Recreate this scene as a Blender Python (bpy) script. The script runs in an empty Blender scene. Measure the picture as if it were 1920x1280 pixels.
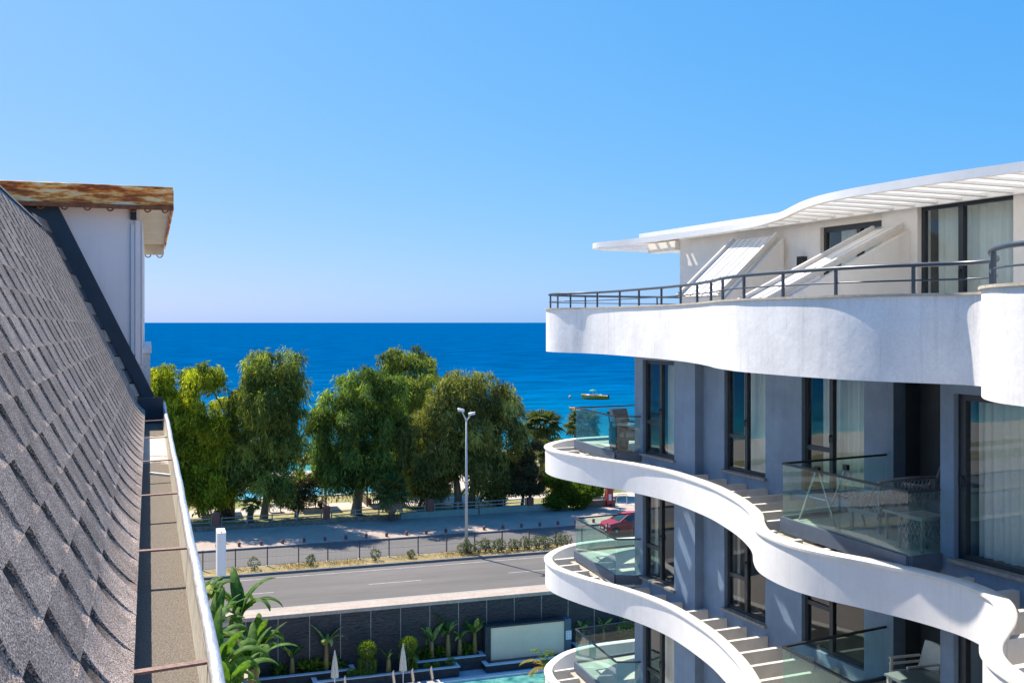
import bpy, math, random
import numpy as np
from mathutils import Vector, Matrix
random.seed(7); rng = np.random.default_rng(7)
S = bpy.context.scene
COL = S.collection
R = math.radians

# ------------------------------------------------------------------ camera, sky, sun, exposure
F = 1942.0; Y0 = 604.0; H = 16.0            # focal length in photo pixels, horizon row, eye height over the road
cam_d = bpy.data.cameras.new('camera'); cam = bpy.data.objects.new('camera', cam_d); COL.objects.link(cam)
cam.location = (0, 0, H); cam.rotation_euler = (R(90), 0, 0)
cam_d.sensor_width = 36.0; cam_d.lens = 36.0 * F / 1920.0
cam_d.shift_y = (Y0 - 640.0) / 1920.0 * 1.0
cam_d.clip_start = 0.05; cam_d.clip_end = 60000
S.camera = cam
SUN_AZ = R(43.5); SUN_EL = R(51.0)          # sun stands ahead and to the left, over the sea
w = bpy.data.worlds.new('World'); S.world = w; w.use_nodes = True
nt = w.node_tree; nt.nodes.clear()
sky = nt.nodes.new('ShaderNodeTexSky'); sky.sky_type = 'NISHITA'; sky.sun_disc = False
sky.sun_elevation = SUN_EL; sky.sun_rotation = -SUN_AZ
sky.altitude = 0; sky.air_density = 0.5; sky.dust_density = 1.0; sky.ozone_density = 4.0
bg = nt.nodes.new('ShaderNodeBackground'); bg.inputs['Strength'].default_value = 0.064
wo = nt.nodes.new('ShaderNodeOutputWorld')
sep = nt.nodes.new('ShaderNodeSeparateColor'); com = nt.nodes.new('ShaderNodeCombineColor')   # colour grade of the whole sky
nt.links.new(sky.outputs[0], sep.inputs[0])
SKYG = ((.98, 1.06), (.835, .45), (1.0, .12))
for i_, (a_, p_) in enumerate(SKYG):
    pw_ = nt.nodes.new('ShaderNodeMath'); pw_.operation = 'POWER'; pw_.inputs[1].default_value = p_
    mu_ = nt.nodes.new('ShaderNodeMath'); mu_.operation = 'MULTIPLY'; mu_.inputs[1].default_value = 10 * a_ * 0.1 ** p_
    nt.links.new(sep.outputs[i_], pw_.inputs[0]); nt.links.new(pw_.outputs[0], mu_.inputs[0]); nt.links.new(mu_.outputs[0], com.inputs[i_])
nt.links.new(com.outputs[0], bg.inputs[0]); nt.links.new(bg.outputs[0], wo.inputs[0])
sl = bpy.data.lights.new('sun', 'SUN'); sl.energy = 5.0; sl.angle = R(0.55); sl.color = (1.0, 0.91, 0.79)
so = bpy.data.objects.new('sun', sl); COL.objects.link(so)
sd = Vector((-math.sin(SUN_AZ) * math.cos(SUN_EL), math.cos(SUN_AZ) * math.cos(SUN_EL), math.sin(SUN_EL)))
so.rotation_euler = (-sd).to_track_quat('-Z', 'Y').to_euler(); so.location = sd * 100
S.view_settings.view_transform = 'Standard'; S.view_settings.look = 'None'
S.view_settings.exposure = 0.76; S.view_settings.gamma = 1.0
S.render.engine = 'CYCLES'
try:
    S.cycles.transparent_max_bounces = 24; S.cycles.max_bounces = 7; S.cycles.diffuse_bounces = 4
    S.cycles.caustics_reflective = False; S.cycles.caustics_refractive = False; S.cycles.sample_clamp_indirect = 6
except Exception: pass

# ------------------------------------------------------------------ mesh helpers
class MB:
    def __init__(s): s.v = []; s.f = []
    def add(s, vs, fs):
        o = len(s.v); s.v += [tuple(v) for v in vs]; s.f += [tuple(i + o for i in f) for f in fs]; return s
    def box(s, x0, x1, y0, y1, z0, z1):
        x0, x1 = min(x0, x1), max(x0, x1); y0, y1 = min(y0, y1), max(y0, y1); z0, z1 = min(z0, z1), max(z0, z1)
        return s.add([(x0,y0,z0),(x1,y0,z0),(x1,y1,z0),(x0,y1,z0),(x0,y0,z1),(x1,y0,z1),(x1,y1,z1),(x0,y1,z1)],
                     [(0,3,2,1),(4,5,6,7),(0,1,5,4),(1,2,6,5),(2,3,7,6),(3,0,4,7)])
    def bar(s, p, q, w, h, up=(0,0,1)):
        p = Vector(p); q = Vector(q); d = (q - p).normalized(); u = Vector(up)
        if abs(d.dot(u)) > .98: u = Vector((1, 0, 0))
        a = d.cross(u).normalized(); b = a.cross(d); a = a * (w / 2); b = b * (h / 2)
        vs = [p-a-b, p+a-b, p+a+b, p-a+b, q-a-b, q+a-b, q+a+b, q-a+b]
        return s.add(vs, [(0,1,2,3),(7,6,5,4),(0,4,5,1),(1,5,6,2),(2,6,7,3),(3,7,4,0)])
    def tube(s, pts, r, n=8, closed=False, cap=True):
        pts = [Vector(p) for p in pts]; m = len(pts)
        rs = r if isinstance(r, (list, tuple)) else [r] * m
        prev = None; rings = []
        for i, p in enumerate(pts):
            if closed: d = pts[(i + 1) % m] - pts[i - 1]
            else: d = pts[min(i + 1, m - 1)] - pts[max(i - 1, 0)]
            d.normalize()
            a = (prev - d * prev.dot(d)) if prev is not None else d.cross(Vector((0, 0, 1)) if abs(d.z) < .95 else Vector((1, 0, 0)))
            a.normalize(); b = d.cross(a); prev = a
            rings.append([p + (a * math.cos(k * 2 * math.pi / n) + b * math.sin(k * 2 * math.pi / n)) * rs[i] for k in range(n)])
        vs = [v for rg in rings for v in rg]; fs = []
        for i in range(m if closed else m - 1):
            j = (i + 1) % m
            for k in range(n):
                fs.append((i*n+k, i*n+(k+1) % n, j*n+(k+1) % n, j*n+k))
        if cap and not closed: fs += [tuple(range(n))[::-1], tuple((m-1)*n+k for k in range(n))]
        return s.add(vs, fs)
    def lathe(s, prof, n=16, c=(0, 0)):
        vs = []; m = len(prof)
        for r, z in prof:
            for k in range(n):
                t = 2 * math.pi * k / n; vs.append((c[0] + r * math.cos(t), c[1] + r * math.sin(t), z))
        fs = [(i*n+k, i*n+(k+1) % n, (i+1)*n+(k+1) % n, (i+1)*n+k) for i in range(m-1) for k in range(n)]
        fs += [tuple(range(n))[::-1], tuple((m-1)*n+k for k in range(n))]
        return s.add(vs, fs)
    def prism(s, poly, z0, z1):
        n = len(poly); ar = sum(poly[i][0]*poly[(i+1) % n][1] - poly[(i+1) % n][0]*poly[i][1] for i in range(n))
        if ar < 0: poly = poly[::-1]
        return s.add([(x, y, z0) for x, y in poly] + [(x, y, z1) for x, y in poly],
                     [tuple(range(n))[::-1], tuple(range(n, 2*n))] + [(i, (i+1) % n, n+(i+1) % n, n+i) for i in range(n)])
    def loft(s, secs, close=True, caps=True):
        m = len(secs[0]); vs = [p for q in secs for p in q]; fs = []
        for i in range(len(secs) - 1):
            for k in range(m if close else m - 1):
                fs.append((i*m+k, i*m+(k+1) % m, (i+1)*m+(k+1) % m, (i+1)*m+k))
        if caps and close: fs += [tuple(range(m))[::-1], tuple((len(secs)-1)*m+k for k in range(m))]
        return s.add(vs, fs)
    def sweep(s, path, prof, side=None):
        """prof: (offset, z) points swept along a plan path (offset to the left of travel)"""
        secs = []
        for i, p in enumerate(path):
            a = Vector(path[max(i-1, 0)]); b = Vector(path[min(i+1, len(path)-1)]); d = (b - a).normalized(); nn = Vector((-d.y, d.x))
            secs.append([(p[0] + nn.x*o, p[1] + nn.y*o, z) for o, z in prof])
        return s.loft(secs)
    def mesh(s, name, smooth=False):
        me = bpy.data.meshes.new(name); me.from_pydata(s.v, [], s.f); me.update()
        if smooth: me.polygons.foreach_set('use_smooth', [True] * len(me.polygons))
        return me

def link(name, me, m, parent=None, loc=None, rot=None, smooth_angle=None):
    o = bpy.data.objects.new(name, me); COL.objects.link(o)
    if m is not None and not me.materials: me.materials.append(m)
    if parent is not None: o.parent = parent
    if loc is not None: o.location = loc
    if rot is not None: o.rotation_euler = rot
    return o
def obj(name, mb, m, parent=None, smooth=False, loc=None, rot=None, sharp=None):
    me = mb.mesh(name, smooth or sharp is not None)
    if sharp is not None:
        try: me.set_sharp_from_angle(angle=R(sharp))
        except Exception: pass
    return link(name, me, m, parent, loc, rot)
def tag(o, label=None, cat=None, group=None, kind=None):
    if label: o['label'] = label
    if cat: o['category'] = cat
    if group: o['group'] = group
    if kind: o['kind'] = kind
    return o
def empty(name, loc=(0, 0, 0), rz=0):
    o = bpy.data.objects.new(name, None); COL.objects.link(o); o.location = loc; o.rotation_euler = (0, 0, rz); o.empty_display_size = .2; return o
def copy_tree(o, parent=None):
    c = o.copy(); COL.objects.link(c); c.parent = parent
    for ch in list(o.children): copy_tree(ch, c)
    return c
def catmull(pts, per=6):
    out = []; P = [pts[0]] + list(pts) + [pts[-1]]
    for i in range(1, len(P) - 2):
        p0, p1, p2, p3 = [np.array(P[i+k], float) for k in (-1, 0, 1, 2)]
        for k in range(per):
            t = k / per
            out.append(tuple(.5*((2*p1) + (-p0+p2)*t + (2*p0-5*p1+4*p2-p3)*t*t + (-p0+3*p1-3*p2+p3)*t**3)))
    out.append(tuple(pts[-1])); return out

# ------------------------------------------------------------------ where a pixel points
def gnd(x, y, z=0.0):                        # plan position of a pixel that shows a point at height z
    d = (z - H) * F / (Y0 - y); return ((x - 960) / F * d, d)
E1 = (.9466, .3222); E2 = (-.3222, .9466); ROADROT = math.atan2(.3222, .9466)
def RW(p, q): return (p*E1[0] + q*E2[0], p*E1[1] + q*E2[1])      # along / across the road -> world
def RL(x, y, z=0.0):
    X, Y = gnd(x, y, z); return (X*E1[0] + Y*E1[1], X*E2[0] + Y*E2[1])

# ------------------------------------------------------------------ materials
def mat(name, col, rough=.6, var=0, vscale=6, bump=0, bscale=40, metal=0, spec=.5, coords='Object', col2=None, detail=6, rnd=0, stretch=None, fine=0, finescale=200):
    m = bpy.data.materials.new(name); m.use_nodes = True; t = m.node_tree; N = t.nodes; L = t.links
    b = N['Principled BSDF']; b.inputs['Roughness'].default_value = rough; b.inputs['Metallic'].default_value = metal
    b.inputs['Specular IOR Level'].default_value = spec
    c4 = (*col, 1); b.inputs['Base Color'].default_value = c4
    tc = N.new('ShaderNodeTexCoord'); vec = tc.outputs[coords]
    if stretch:
        mp = N.new('ShaderNodeMapping'); mp.inputs['Scale'].default_value = stretch; L.new(vec, mp.inputs[0]); vec = mp.outputs[0]
    out = None
    if var or col2:
        n = N.new('ShaderNodeTexNoise'); n.inputs['Scale'].default_value = vscale; n.inputs['Detail'].default_value = detail; n.inputs['Roughness'].default_value = .62
        L.new(vec, n.inputs['Vector'])
        r = N.new('ShaderNodeValToRGB'); r.color_ramp.elements[0].position = .33; r.color_ramp.elements[1].position = .67 if name != 'black_ledger_stone' else .86
        c2 = col2 if col2 else tuple(min(1, c*(1+var)) for c in col); c1 = col if col2 else tuple(c*(1-var) for c in col)
        r.color_ramp.elements[0].color = (*c1, 1); r.color_ramp.elements[1].color = (*c2, 1)
        L.new(n.outputs['Fac'], r.inputs[0]); out = r.outputs[0]
    def mul(out, fac_sock, lo, hi):
        mr = N.new('ShaderNodeMapRange'); mr.inputs[3].default_value = lo; mr.inputs[4].default_value = hi; L.new(fac_sock, mr.inputs[0])
        mx = N.new('ShaderNodeMix'); mx.data_type = 'RGBA'; mx.blend_type = 'MULTIPLY'; mx.inputs[0].default_value = 1
        if out is None: mx.inputs[6].default_value = c4
        else: L.new(out, mx.inputs[6])
        L.new(mr.outputs[0], mx.inputs[7]); return mx.outputs[2]
    if rnd:
        oi = N.new('ShaderNodeObjectInfo'); out = mul(out, oi.outputs['Random'], 1-rnd, 1+rnd)
    if name in ('white_stucco', 'white_band_paint', 'bluegrey_paint', 'cream_wall', 'dormer_panel'):      # faint run-off streaks
        ms = N.new('ShaderNodeMapping'); ms.inputs['Scale'].default_value = (5, 5, .35); L.new(tc.outputs['Object'], ms.inputs[0])
        ns = N.new('ShaderNodeTexNoise'); ns.inputs['Scale'].default_value = 1.6; ns.inputs['Detail'].default_value = 8; ns.inputs['Roughness'].default_value = .7; L.new(ms.outputs[0], ns.inputs['Vector'])
        m9 = N.new('ShaderNodeMapRange'); m9.inputs[1].default_value = .52; m9.inputs[2].default_value = .80; L.new(ns.outputs['Fac'], m9.inputs[0]); out = mul(out, m9.outputs[0], 1.0, {'white_stucco': .80, 'white_band_paint': .87, 'bluegrey_paint': .80}.get(name, .90))
    if fine:
        fn = N.new('ShaderNodeTexNoise'); fn.inputs['Scale'].default_value = finescale; fn.inputs['Detail'].default_value = 3; L.new(vec, fn.inputs['Vector'])
        mr0 = N.new('ShaderNodeMapRange'); mr0.inputs[1].default_value = .3; mr0.inputs[2].default_value = .7; L.new(fn.outputs['Fac'], mr0.inputs[0])
        out = mul(out, mr0.outputs[0], 1-fine, 1+fine)
    if out is not None: L.new(out, b.inputs['Base Color'])
    if bump:
        n2 = N.new('ShaderNodeTexNoise'); n2.inputs['Scale'].default_value = bscale; n2.inputs['Detail'].default_value = 5
        L.new(vec, n2.inputs['Vector'])
        bp = N.new('ShaderNodeBump'); bp.inputs['Strength'].default_value = bump; bp.inputs['Distance'].default_value = .02
        L.new(n2.outputs['Fac'], bp.inputs['Height']); L.new(bp.outputs[0], b.inputs['Normal'])
    return m
def leafmat(name, c1, c2, trans=.35):
    m = bpy.data.materials.new(name); m.use_nodes = True; t = m.node_tree; N = t.nodes; L = t.links; N.clear()
    at = N.new('ShaderNodeAttribute'); at.attribute_name = 'var'
    r = N.new('ShaderNodeValToRGB'); r.color_ramp.elements[0].color = (*c1, 1); r.color_ramp.elements[1].color = (*c2, 1)
    L.new(at.outputs['Fac'], r.inputs[0])
    d = N.new('ShaderNodeBsdfPrincipled'); d.inputs['Roughness'].default_value = .62; d.inputs['Specular IOR Level'].default_value = .18
    tr = N.new('ShaderNodeBsdfTranslucent'); mx = N.new('ShaderNodeMixShader'); mx.inputs[0].default_value = trans
    o = N.new('ShaderNodeOutputMaterial')
    g = N.new('ShaderNodeMix'); g.data_type = 'RGBA'; g.blend_type = 'MULTIPLY'; g.inputs[0].default_value = 1; g.inputs[7].default_value = (1.25, 1.15, .45, 1)
    L.new(r.outputs[0], d.inputs['Base Color']); L.new(r.outputs[0], g.inputs[6]); L.new(g.outputs[2], tr.inputs[0])
    L.new(d.outputs[0], mx.inputs[1]); L.new(tr.outputs[0], mx.inputs[2]); L.new(mx.outputs[0], o.inputs[0])
    return m
def glassmat(name, tint, refl=1.0, ior=1.5, dirt=0):
    m = bpy.data.materials.new(name); m.use_nodes = True; t = m.node_tree; N = t.nodes; L = t.links; N.clear()
    tr = N.new('ShaderNodeBsdfTransparent'); tr.inputs[0].default_value = (*tint, 1)
    gl = N.new('ShaderNodeBsdfGlossy'); gl.inputs['Roughness'].default_value = 0.0; gl.inputs[0].default_value = (.95, 1, 1, 1)
    fr = N.new('ShaderNodeFresnel'); fr.inputs[0].default_value = ior
    mu = N.new('ShaderNodeMath'); mu.operation = 'MULTIPLY'; mu.inputs[1].default_value = refl; mu.use_clamp = True
    mx = N.new('ShaderNodeMixShader'); o = N.new('ShaderNodeOutputMaterial')
    tc = N.new('ShaderNodeTexCoord'); nz = N.new('ShaderNodeTexNoise'); nz.inputs['Scale'].default_value = .9
    bp = N.new('ShaderNodeBump'); bp.inputs['Strength'].default_value = .06; bp.inputs['Distance'].default_value = .02
    L.new(tc.outputs['Object'], nz.inputs['Vector']); L.new(nz.outputs['Fac'], bp.inputs['Height']); L.new(bp.outputs[0], gl.inputs['Normal'])
    ge = N.new('ShaderNodeNewGeometry'); inv = N.new('ShaderNodeMath'); inv.operation = 'SUBTRACT'; inv.inputs[0].default_value = 1; L.new(ge.outputs['Backfacing'], inv.inputs[1])
    m0 = N.new('ShaderNodeMath'); m0.operation = 'MULTIPLY'; L.new(fr.outputs[0], m0.inputs[0]); L.new(inv.outputs[0], m0.inputs[1])
    L.new(m0.outputs[0], mu.inputs[0]); L.new(mu.outputs[0], mx.inputs[0]); L.new(tr.outputs[0], mx.inputs[1]); L.new(gl.outputs[0], mx.inputs[2])
    last = mx.outputs[0]
    if dirt:
        df = N.new('ShaderNodeBsdfDiffuse'); df.inputs[0].default_value = (.7, .75, .73, 1)
        n2 = N.new('ShaderNodeTexNoise'); n2.inputs['Scale'].default_value = 14; n2.inputs['Detail'].default_value = 8; L.new(tc.outputs['Object'], n2.inputs['Vector'])
        r2 = N.new('ShaderNodeMapRange'); r2.inputs[1].default_value = .42; r2.inputs[2].default_value = .75; r2.inputs[3].default_value = .01; r2.inputs[4].default_value = dirt
        L.new(n2.outputs['Fac'], r2.inputs[0]); m2 = N.new('ShaderNodeMixShader'); L.new(r2.outputs[0], m2.inputs[0]); L.new(last, m2.inputs[1]); L.new(df.outputs[0], m2.inputs[2]); last = m2.outputs[0]
    L.new(last, o.inputs[0]); return m

M = {}
M['white'] = mat('white_stucco', (.76, .74, .72), .75, .09, 1.1, .5, 3.5, fine=.05, finescale=22)
M['whiteb'] = mat('white_band_paint', (.77, .75, .73), .7, .05, 1.2, .15, 5, fine=.02, finescale=20)
M['cap'] = mat('cream_band_cap', (.72, .69, .63), .7, .07, 5, .1, 30)
M['fin'] = mat('beige_fin', (.62, .585, .54), .8, .08, 4, .1, 20)
M['coping'] = mat('beige_coping', (.44, .39, .31), .7, .22, 9, .2, 40)
M['cream'] = mat('cream_wall', (.72, .68, .62), .75, .05, 2, .1, 12)
M['perg'] = mat('pergola_white', (.78, .77, .75), .55, .04, 3)
M['grey'] = mat('bluegrey_paint', (.165, .235, .325), .62, .13, 1.6, .18, 9, fine=.03, finescale=25)
M['dark'] = mat('anthracite_frame', (.022, .026, .032), .42, .15, 8)
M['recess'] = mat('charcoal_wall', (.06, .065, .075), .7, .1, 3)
M['fascia'] = mat('slate_fascia', (.085, .11, .15), .5, .1, 6)
M['tile'] = mat('pale_deck_tile', (.55, .52, .45), .5, .08, 4)
M['ledge'] = mat('stone_ledge', (.28, .25, .22), .6, .25, 14, .15, 60)
M['glass'] = glassmat('window_glass', (.93, .965, .965), 1.5)
M['bglass'] = glassmat('balustrade_glass', (.83, .945, .915), 1.0, dirt=.03)
M['bglassd'] = glassmat('wet_balustrade_glass', (.84, .945, .92), 1.1, dirt=.09)
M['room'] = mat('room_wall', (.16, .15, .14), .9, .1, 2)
M['curtain'] = mat('curtain_cloth', (.66, .65, .58), .9, .06, 2)
M['shingle'] = None
M['steel'] = mat('galvanised_steel', (.50, .51, .53), .45, .22, 60, .15, 120, metal=.55, stretch=(1, .25, 1))
M['gwall'] = mat('gutter_cream', (.60, .55, .45), .6, .18, 12, .1, 60)
M['strap'] = mat('brown_strap', (.22, .115, .08), .55, .3, 40, .2, 80)
M['rail'] = mat('rail_paint', (.05, .065, .085), .35, .1, 8, metal=.3)
M['black'] = mat('black_metal', (.012, .013, .015), .45)
M['asphalt'] = mat('asphalt', (.124, .113, .103), .85, .20, .5, .1, 60, stretch=(.12, 1, 1), fine=.10, finescale=7, coords='Object')
M['asphalt2'] = mat('asphalt_far', (.125, .117, .112), .85, .12, .3, .1, 60, stretch=(.12, 1, 1), fine=.10, finescale=7)
M['paint'] = mat('road_paint', (.32, .305, .285), .75, .3, 3, fine=.2, finescale=14)
M['kerb'] = mat('kerb_stone', (.20, .19, .185), .8, .2, 2, .1, 20)
M['paver'] = mat('sidewalk_pavers', (.40, .33, .27), .85, .12, .5, .15, 12, fine=.12, finescale=5)
M['paverg'] = mat('park_sidewalk', (.40, .315, .255), .85, .12, .4, .15, 10, fine=.12, finescale=4)
M['dry'] = mat('dry_earth', (.36, .255, .12), .95, .3, 1.5, .4, 12, col2=(.22, .19, .07), fine=.2, finescale=9)
M['lawn'] = mat('park_lawn', (.14, .19, .035), .95, 0, .22, .5, 6, col2=(.36, .28, .13), fine=.3, finescale=3)
M['path'] = mat('park_path', (.50, .43, .36), .9, .08, .4, fine=.06, finescale=4)
M['sand'] = mat('beach_sand', (.50, .43, .33), .95, .12, .2, .2, 3)
M['earth'] = mat('planter_soil', (.09, .065, .045), .95, .3, 5, .5, 20)
M['deck'] = mat('pool_deck', (.40, .42, .44), .6, .08, .6, fine=.05, finescale=6)
M['capstone'] = mat('planter_capstone', (.55, .58, .62), .5, .08, 2)
M['slate'] = mat('black_ledger_stone', (.009, .010, .013), .34, .5, 9, 1.0, 30, col2=(.085, .09, .10), stretch=(.45, 1, 3.0))
M['joint'] = mat('pale_joint', (.36, .34, .31), .8)
M['panel'] = mat('beige_panel', (.86, .68, .48), .8, .05, 1.2, .1, 12)
M['brick'] = mat('red_pillar', (.25, .095, .065), .8, .2, 8, .3, 20, rnd=.15)
M['wood'] = mat('brown_wood', (.12, .075, .05), .7, .25, 10, .2, 30, rnd=.1)
M['woodg'] = mat('grey_wood_rail', (.34, .32, .30), .8, .2, 5, rnd=.12)
M['thatch'] = mat('gazebo_roof', (.40, .28, .20), .9, .2, 6, .4, 20)
M['lamp'] = mat('lamp_pole_paint', (.55, .54, .50), .5, .08, 2)
M['wsign'] = mat('white_sign', (.75, .75, .74), .5, .03, 3)
M['red'] = mat('red_car_paint', (.45, .015, .02), .22, .05, 2, spec=.6)
M['redbox'] = mat('red_box_paint', (.35, .03, .03), .5, .1, 5)
M['tyre'] = mat('tyre_rubber', (.015, .015, .015), .8)
M['rim'] = mat('alloy_rim', (.45, .45, .47), .3, metal=.8)
M['carglass'] = mat('car_glass', (.02, .035, .04), .08, spec=.8)
M['lens'] = mat('headlight_lens', (.75, .77, .8), .15)
M['yellow'] = mat('yellow_hull', (1.0, .36, .0), .35, .05, 2)
M['bwhite'] = mat('boat_white', (.75, .75, .72), .4)
M['green'] = mat('green_canvas', (.05, .30, .12), .8)
M['orange'] = mat('orange_buoy', (.8, .35, .05), .5)
M['umb'] = mat('cream_canvas', (.62, .56, .46), .9, .06, 3)
M['sling'] = mat('beige_sling', (.42, .36, .30), .85, .05, 8)
M['poolw'] = mat('pool_water', (.01, .14, .15), .06, .3, 1.6, .5, 5, col2=(.16, .42, .36))
M['poolp'] = mat('park_pool_water', (.08, .46, .62), .08, .12, .5, .35, 2.5)
M['stonew'] = mat('park_stone_wall', (.24, .18, .13), .9, .3, 3, .5, 10, rnd=.2)
M['greenw'] = mat('mint_plinth', (.30, .36, .29), .85, .12, 1.5, .1, 10)
M['bark_e'] = mat('eucalyptus_bark', (.36, .29, .23), .9, 0, 3, .4, 8, col2=(.17, .125, .10), stretch=(1, 1, .25))
M['bark_p'] = mat('dark_bark', (.13, .09, .065), .95, .3, 5, .5, 10)
M['palmtr'] = mat('palm_trunk', (.15, .10, .07), .95, .35, 9, .7, 14, stretch=(1, 1, 2.5))
M['pseudo'] = mat('banana_stem', (.24, .22, .06), .7, 0, 4, .2, 20, col2=(.24, .11, .045), stretch=(1, 1, .5))
M['rattan'] = mat('grey_rattan', (.27, .255, .25), .7, .12, 30)
M['dcush'] = mat('grey_cushion', (.28, .255, .25), .95, .05, 10, .1, 80)
M['beigec'] = mat('towel_cloth', (.30, .28, .21), .95, .1, 10)
M['wchair'] = mat('white_resin', (.66, .62, .57), .6, .04, 10)
M['alu'] = mat('aluminium_tube', (.55, .56, .58), .3, metal=.8)
M['ttop'] = mat('table_glass_top', (.20, .27, .26), .12, spec=.7)
M['bluef'] = mat('step_flashing', (.025, .04, .06), .45, .15, 6, metal=.2)
M['dwall'] = mat('dormer_panel', (.86, .76, .72), .7, .05, 1.2, .1, 4)
M['soffit'] = mat('dormer_soffit', (.60, .54, .42), .8, .12, 5)
M['body'] = mat('wing_wall', (.60, .56, .50), .8, .06, 1)
M['bolt'] = mat('trim_white', (.66, .66, .66), .5)
# leaves
M['lf_euc'] = leafmat('eucalyptus_leaves', (.056, .095, .024), (.44, .545, .125), .5)
M['lf_euc2'] = leafmat('fresh_eucalyptus_leaves', (.042, .088, .022), (.35, .52, .12), .5)
M['lf_euc3'] = leafmat('olive_eucalyptus_leaves', (.066, .090, .026), (.48, .53, .15), .46)
M['lf_pep'] = leafmat('pepper_leaves', (.12, .18, .014), (.60, .68, .06), .52)
M['lf_dark'] = leafmat('olive_leaves', (.040, .050, .024), (.13, .14, .07), .3)
M['lf_fig'] = leafmat('fig_leaves', (.04, .09, .012), (.16, .26, .025), .45)
M['lf_palm'] = leafmat('palm_leaves', (.04, .07, .018), (.15, .19, .05), .3)
M['lf_ban'] = leafmat('banana_leaves', (.045, .115, .02), (.12, .24, .035), .42)
M['lf_bany'] = leafmat('pale_banana_leaves', (.22, .30, .05), (.60, .60, .20), .45)
M['lf_top'] = leafmat('topiary_leaves', (.06, .13, .01), (.26, .36, .03), .4)
M['lf_bush'] = leafmat('median_shrub_leaves', (.06, .10, .035), (.17, .20, .08), .3)
M['lf_grass'] = leafmat('dry_grass', (.30, .20, .06), (.50, .38, .14), .2)
M['lf_areca'] = leafmat('areca_leaves', (.08, .15, .02), (.25, .33, .04), .4)
M['lf_gold'] = leafmat('golden_frond', (.38, .24, .02), (.60, .42, .06), .4)

def shingle_material():
    m = bpy.data.materials.new('granule_shingle'); m.use_nodes = True; t = m.node_tree; N = t.nodes; L = t.links; b = N['Principled BSDF']
    b.inputs['Roughness'].default_value = .9; b.inputs['Specular IOR Level'].default_value = .25
    geo = N.new('ShaderNodeNewGeometry')
    n1 = N.new('ShaderNodeTexNoise'); n1.inputs['Scale'].default_value = 260; n1.inputs['Detail'].default_value = 2; L.new(geo.outputs['Position'], n1.inputs['Vector'])
    r1 = N.new('ShaderNodeValToRGB'); e = r1.color_ramp.elements
    e[0].position = .35; e[0].color = (.060, .043, .033, 1); e[1].position = .66; e[1].color = (.78, .60, .48, 1)
    k = e.new(.5); k.color = (.315, .238, .188, 1)
    L.new(n1.outputs['Fac'], r1.inputs[0])
    n2 = N.new('ShaderNodeTexNoise'); n2.inputs['Scale'].default_value = 9; n2.inputs['Detail'].default_value = 6; L.new(geo.outputs['Position'], n2.inputs['Vector'])
    mr = N.new('ShaderNodeMapRange'); mr.inputs[1].default_value = .3; mr.inputs[2].default_value = .7; mr.inputs[3].default_value = .72; mr.inputs[4].default_value = 1.25; L.new(n2.outputs['Fac'], mr.inputs[0])
    mx = N.new('ShaderNodeMix'); mx.data_type = 'RGBA'; mx.blend_type = 'MULTIPLY'; mx.inputs[0].default_value = 1; L.new(r1.outputs[0], mx.inputs[6]); L.new(mr.outputs[0], mx.inputs[7])
    at = N.new('ShaderNodeAttribute'); at.attribute_name = 'band'           # printed band of each cut-out, darkened to paint in notch shadow
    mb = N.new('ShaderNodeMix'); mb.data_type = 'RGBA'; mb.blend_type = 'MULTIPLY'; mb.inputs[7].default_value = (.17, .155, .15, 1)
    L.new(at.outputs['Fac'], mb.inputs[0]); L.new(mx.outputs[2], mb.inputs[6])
    oi = N.new('ShaderNodeObjectInfo'); m2 = N.new('ShaderNodeMapRange'); m2.inputs[3].default_value = .80; m2.inputs[4].default_value = 1.18; L.new(oi.outputs['Random'], m2.inputs[0])
    m3 = N.new('ShaderNodeMix'); m3.data_type = 'RGBA'; m3.blend_type = 'MULTIPLY'; m3.inputs[0].default_value = 1; L.new(mb.outputs[2], m3.inputs[6]); L.new(m2.outputs[0], m3.inputs[7])
    L.new(m3.outputs[2], b.inputs['Base Color'])
    bp = N.new('ShaderNodeBump'); bp.inputs['Strength'].default_value = .5; bp.inputs['Distance'].default_value = .002; L.new(n1.outputs['Fac'], bp.inputs['Height']); L.new(bp.outputs[0], b.inputs['Normal'])
    return m
M['shingle'] = shingle_material()
def rust_material():
    m = bpy.data.materials.new('rusty_sheet'); m.use_nodes = True; t = m.node_tree; N = t.nodes; L = t.links; b = N['Principled BSDF']
    b.inputs['Roughness'].default_value = .75
    tc = N.new('ShaderNodeTexCoord'); mp = N.new('ShaderNodeMapping'); mp.inputs['Scale'].default_value = (1.1, 1, 5.5); L.new(tc.outputs['Object'], mp.inputs[0])
    n = N.new('ShaderNodeTexNoise'); n.inputs['Scale'].default_value = 2.6; n.inputs['Detail'].default_value = 9; n.inputs['Roughness'].default_value = .68; L.new(mp.outputs[0], n.inputs['Vector'])
    r = N.new('ShaderNodeValToRGB'); e = r.color_ramp.elements
    e[0].position = .36; e[0].color = (.22, .05, .015, 1); e[1].position = .64; e[1].color = (1.0, .78, .52, 1)
    for p, c in ((.45, (.42, .10, .02, 1)), (.51, (.80, .25, .035, 1)), (.56, (1.0, .55, .17, 1))): k = e.new(p); k.color = c
    L.new(n.outputs['Fac'], r.inputs[0]); L.new(r.outputs[0], b.inputs['Base Color'])
    bp = N.new('ShaderNodeBump'); bp.inputs['Strength'].default_value = .4; bp.inputs['Distance'].default_value = .01; L.new(n.outputs['Fac'], bp.inputs['Height']); L.new(bp.outputs[0], b.inputs['Normal'])
    return m
M['rust'] = rust_material()
M['rustd'] = mat('dark_rust', (.26, .08, .03), .8, .4, 12, .3, 40)
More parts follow.
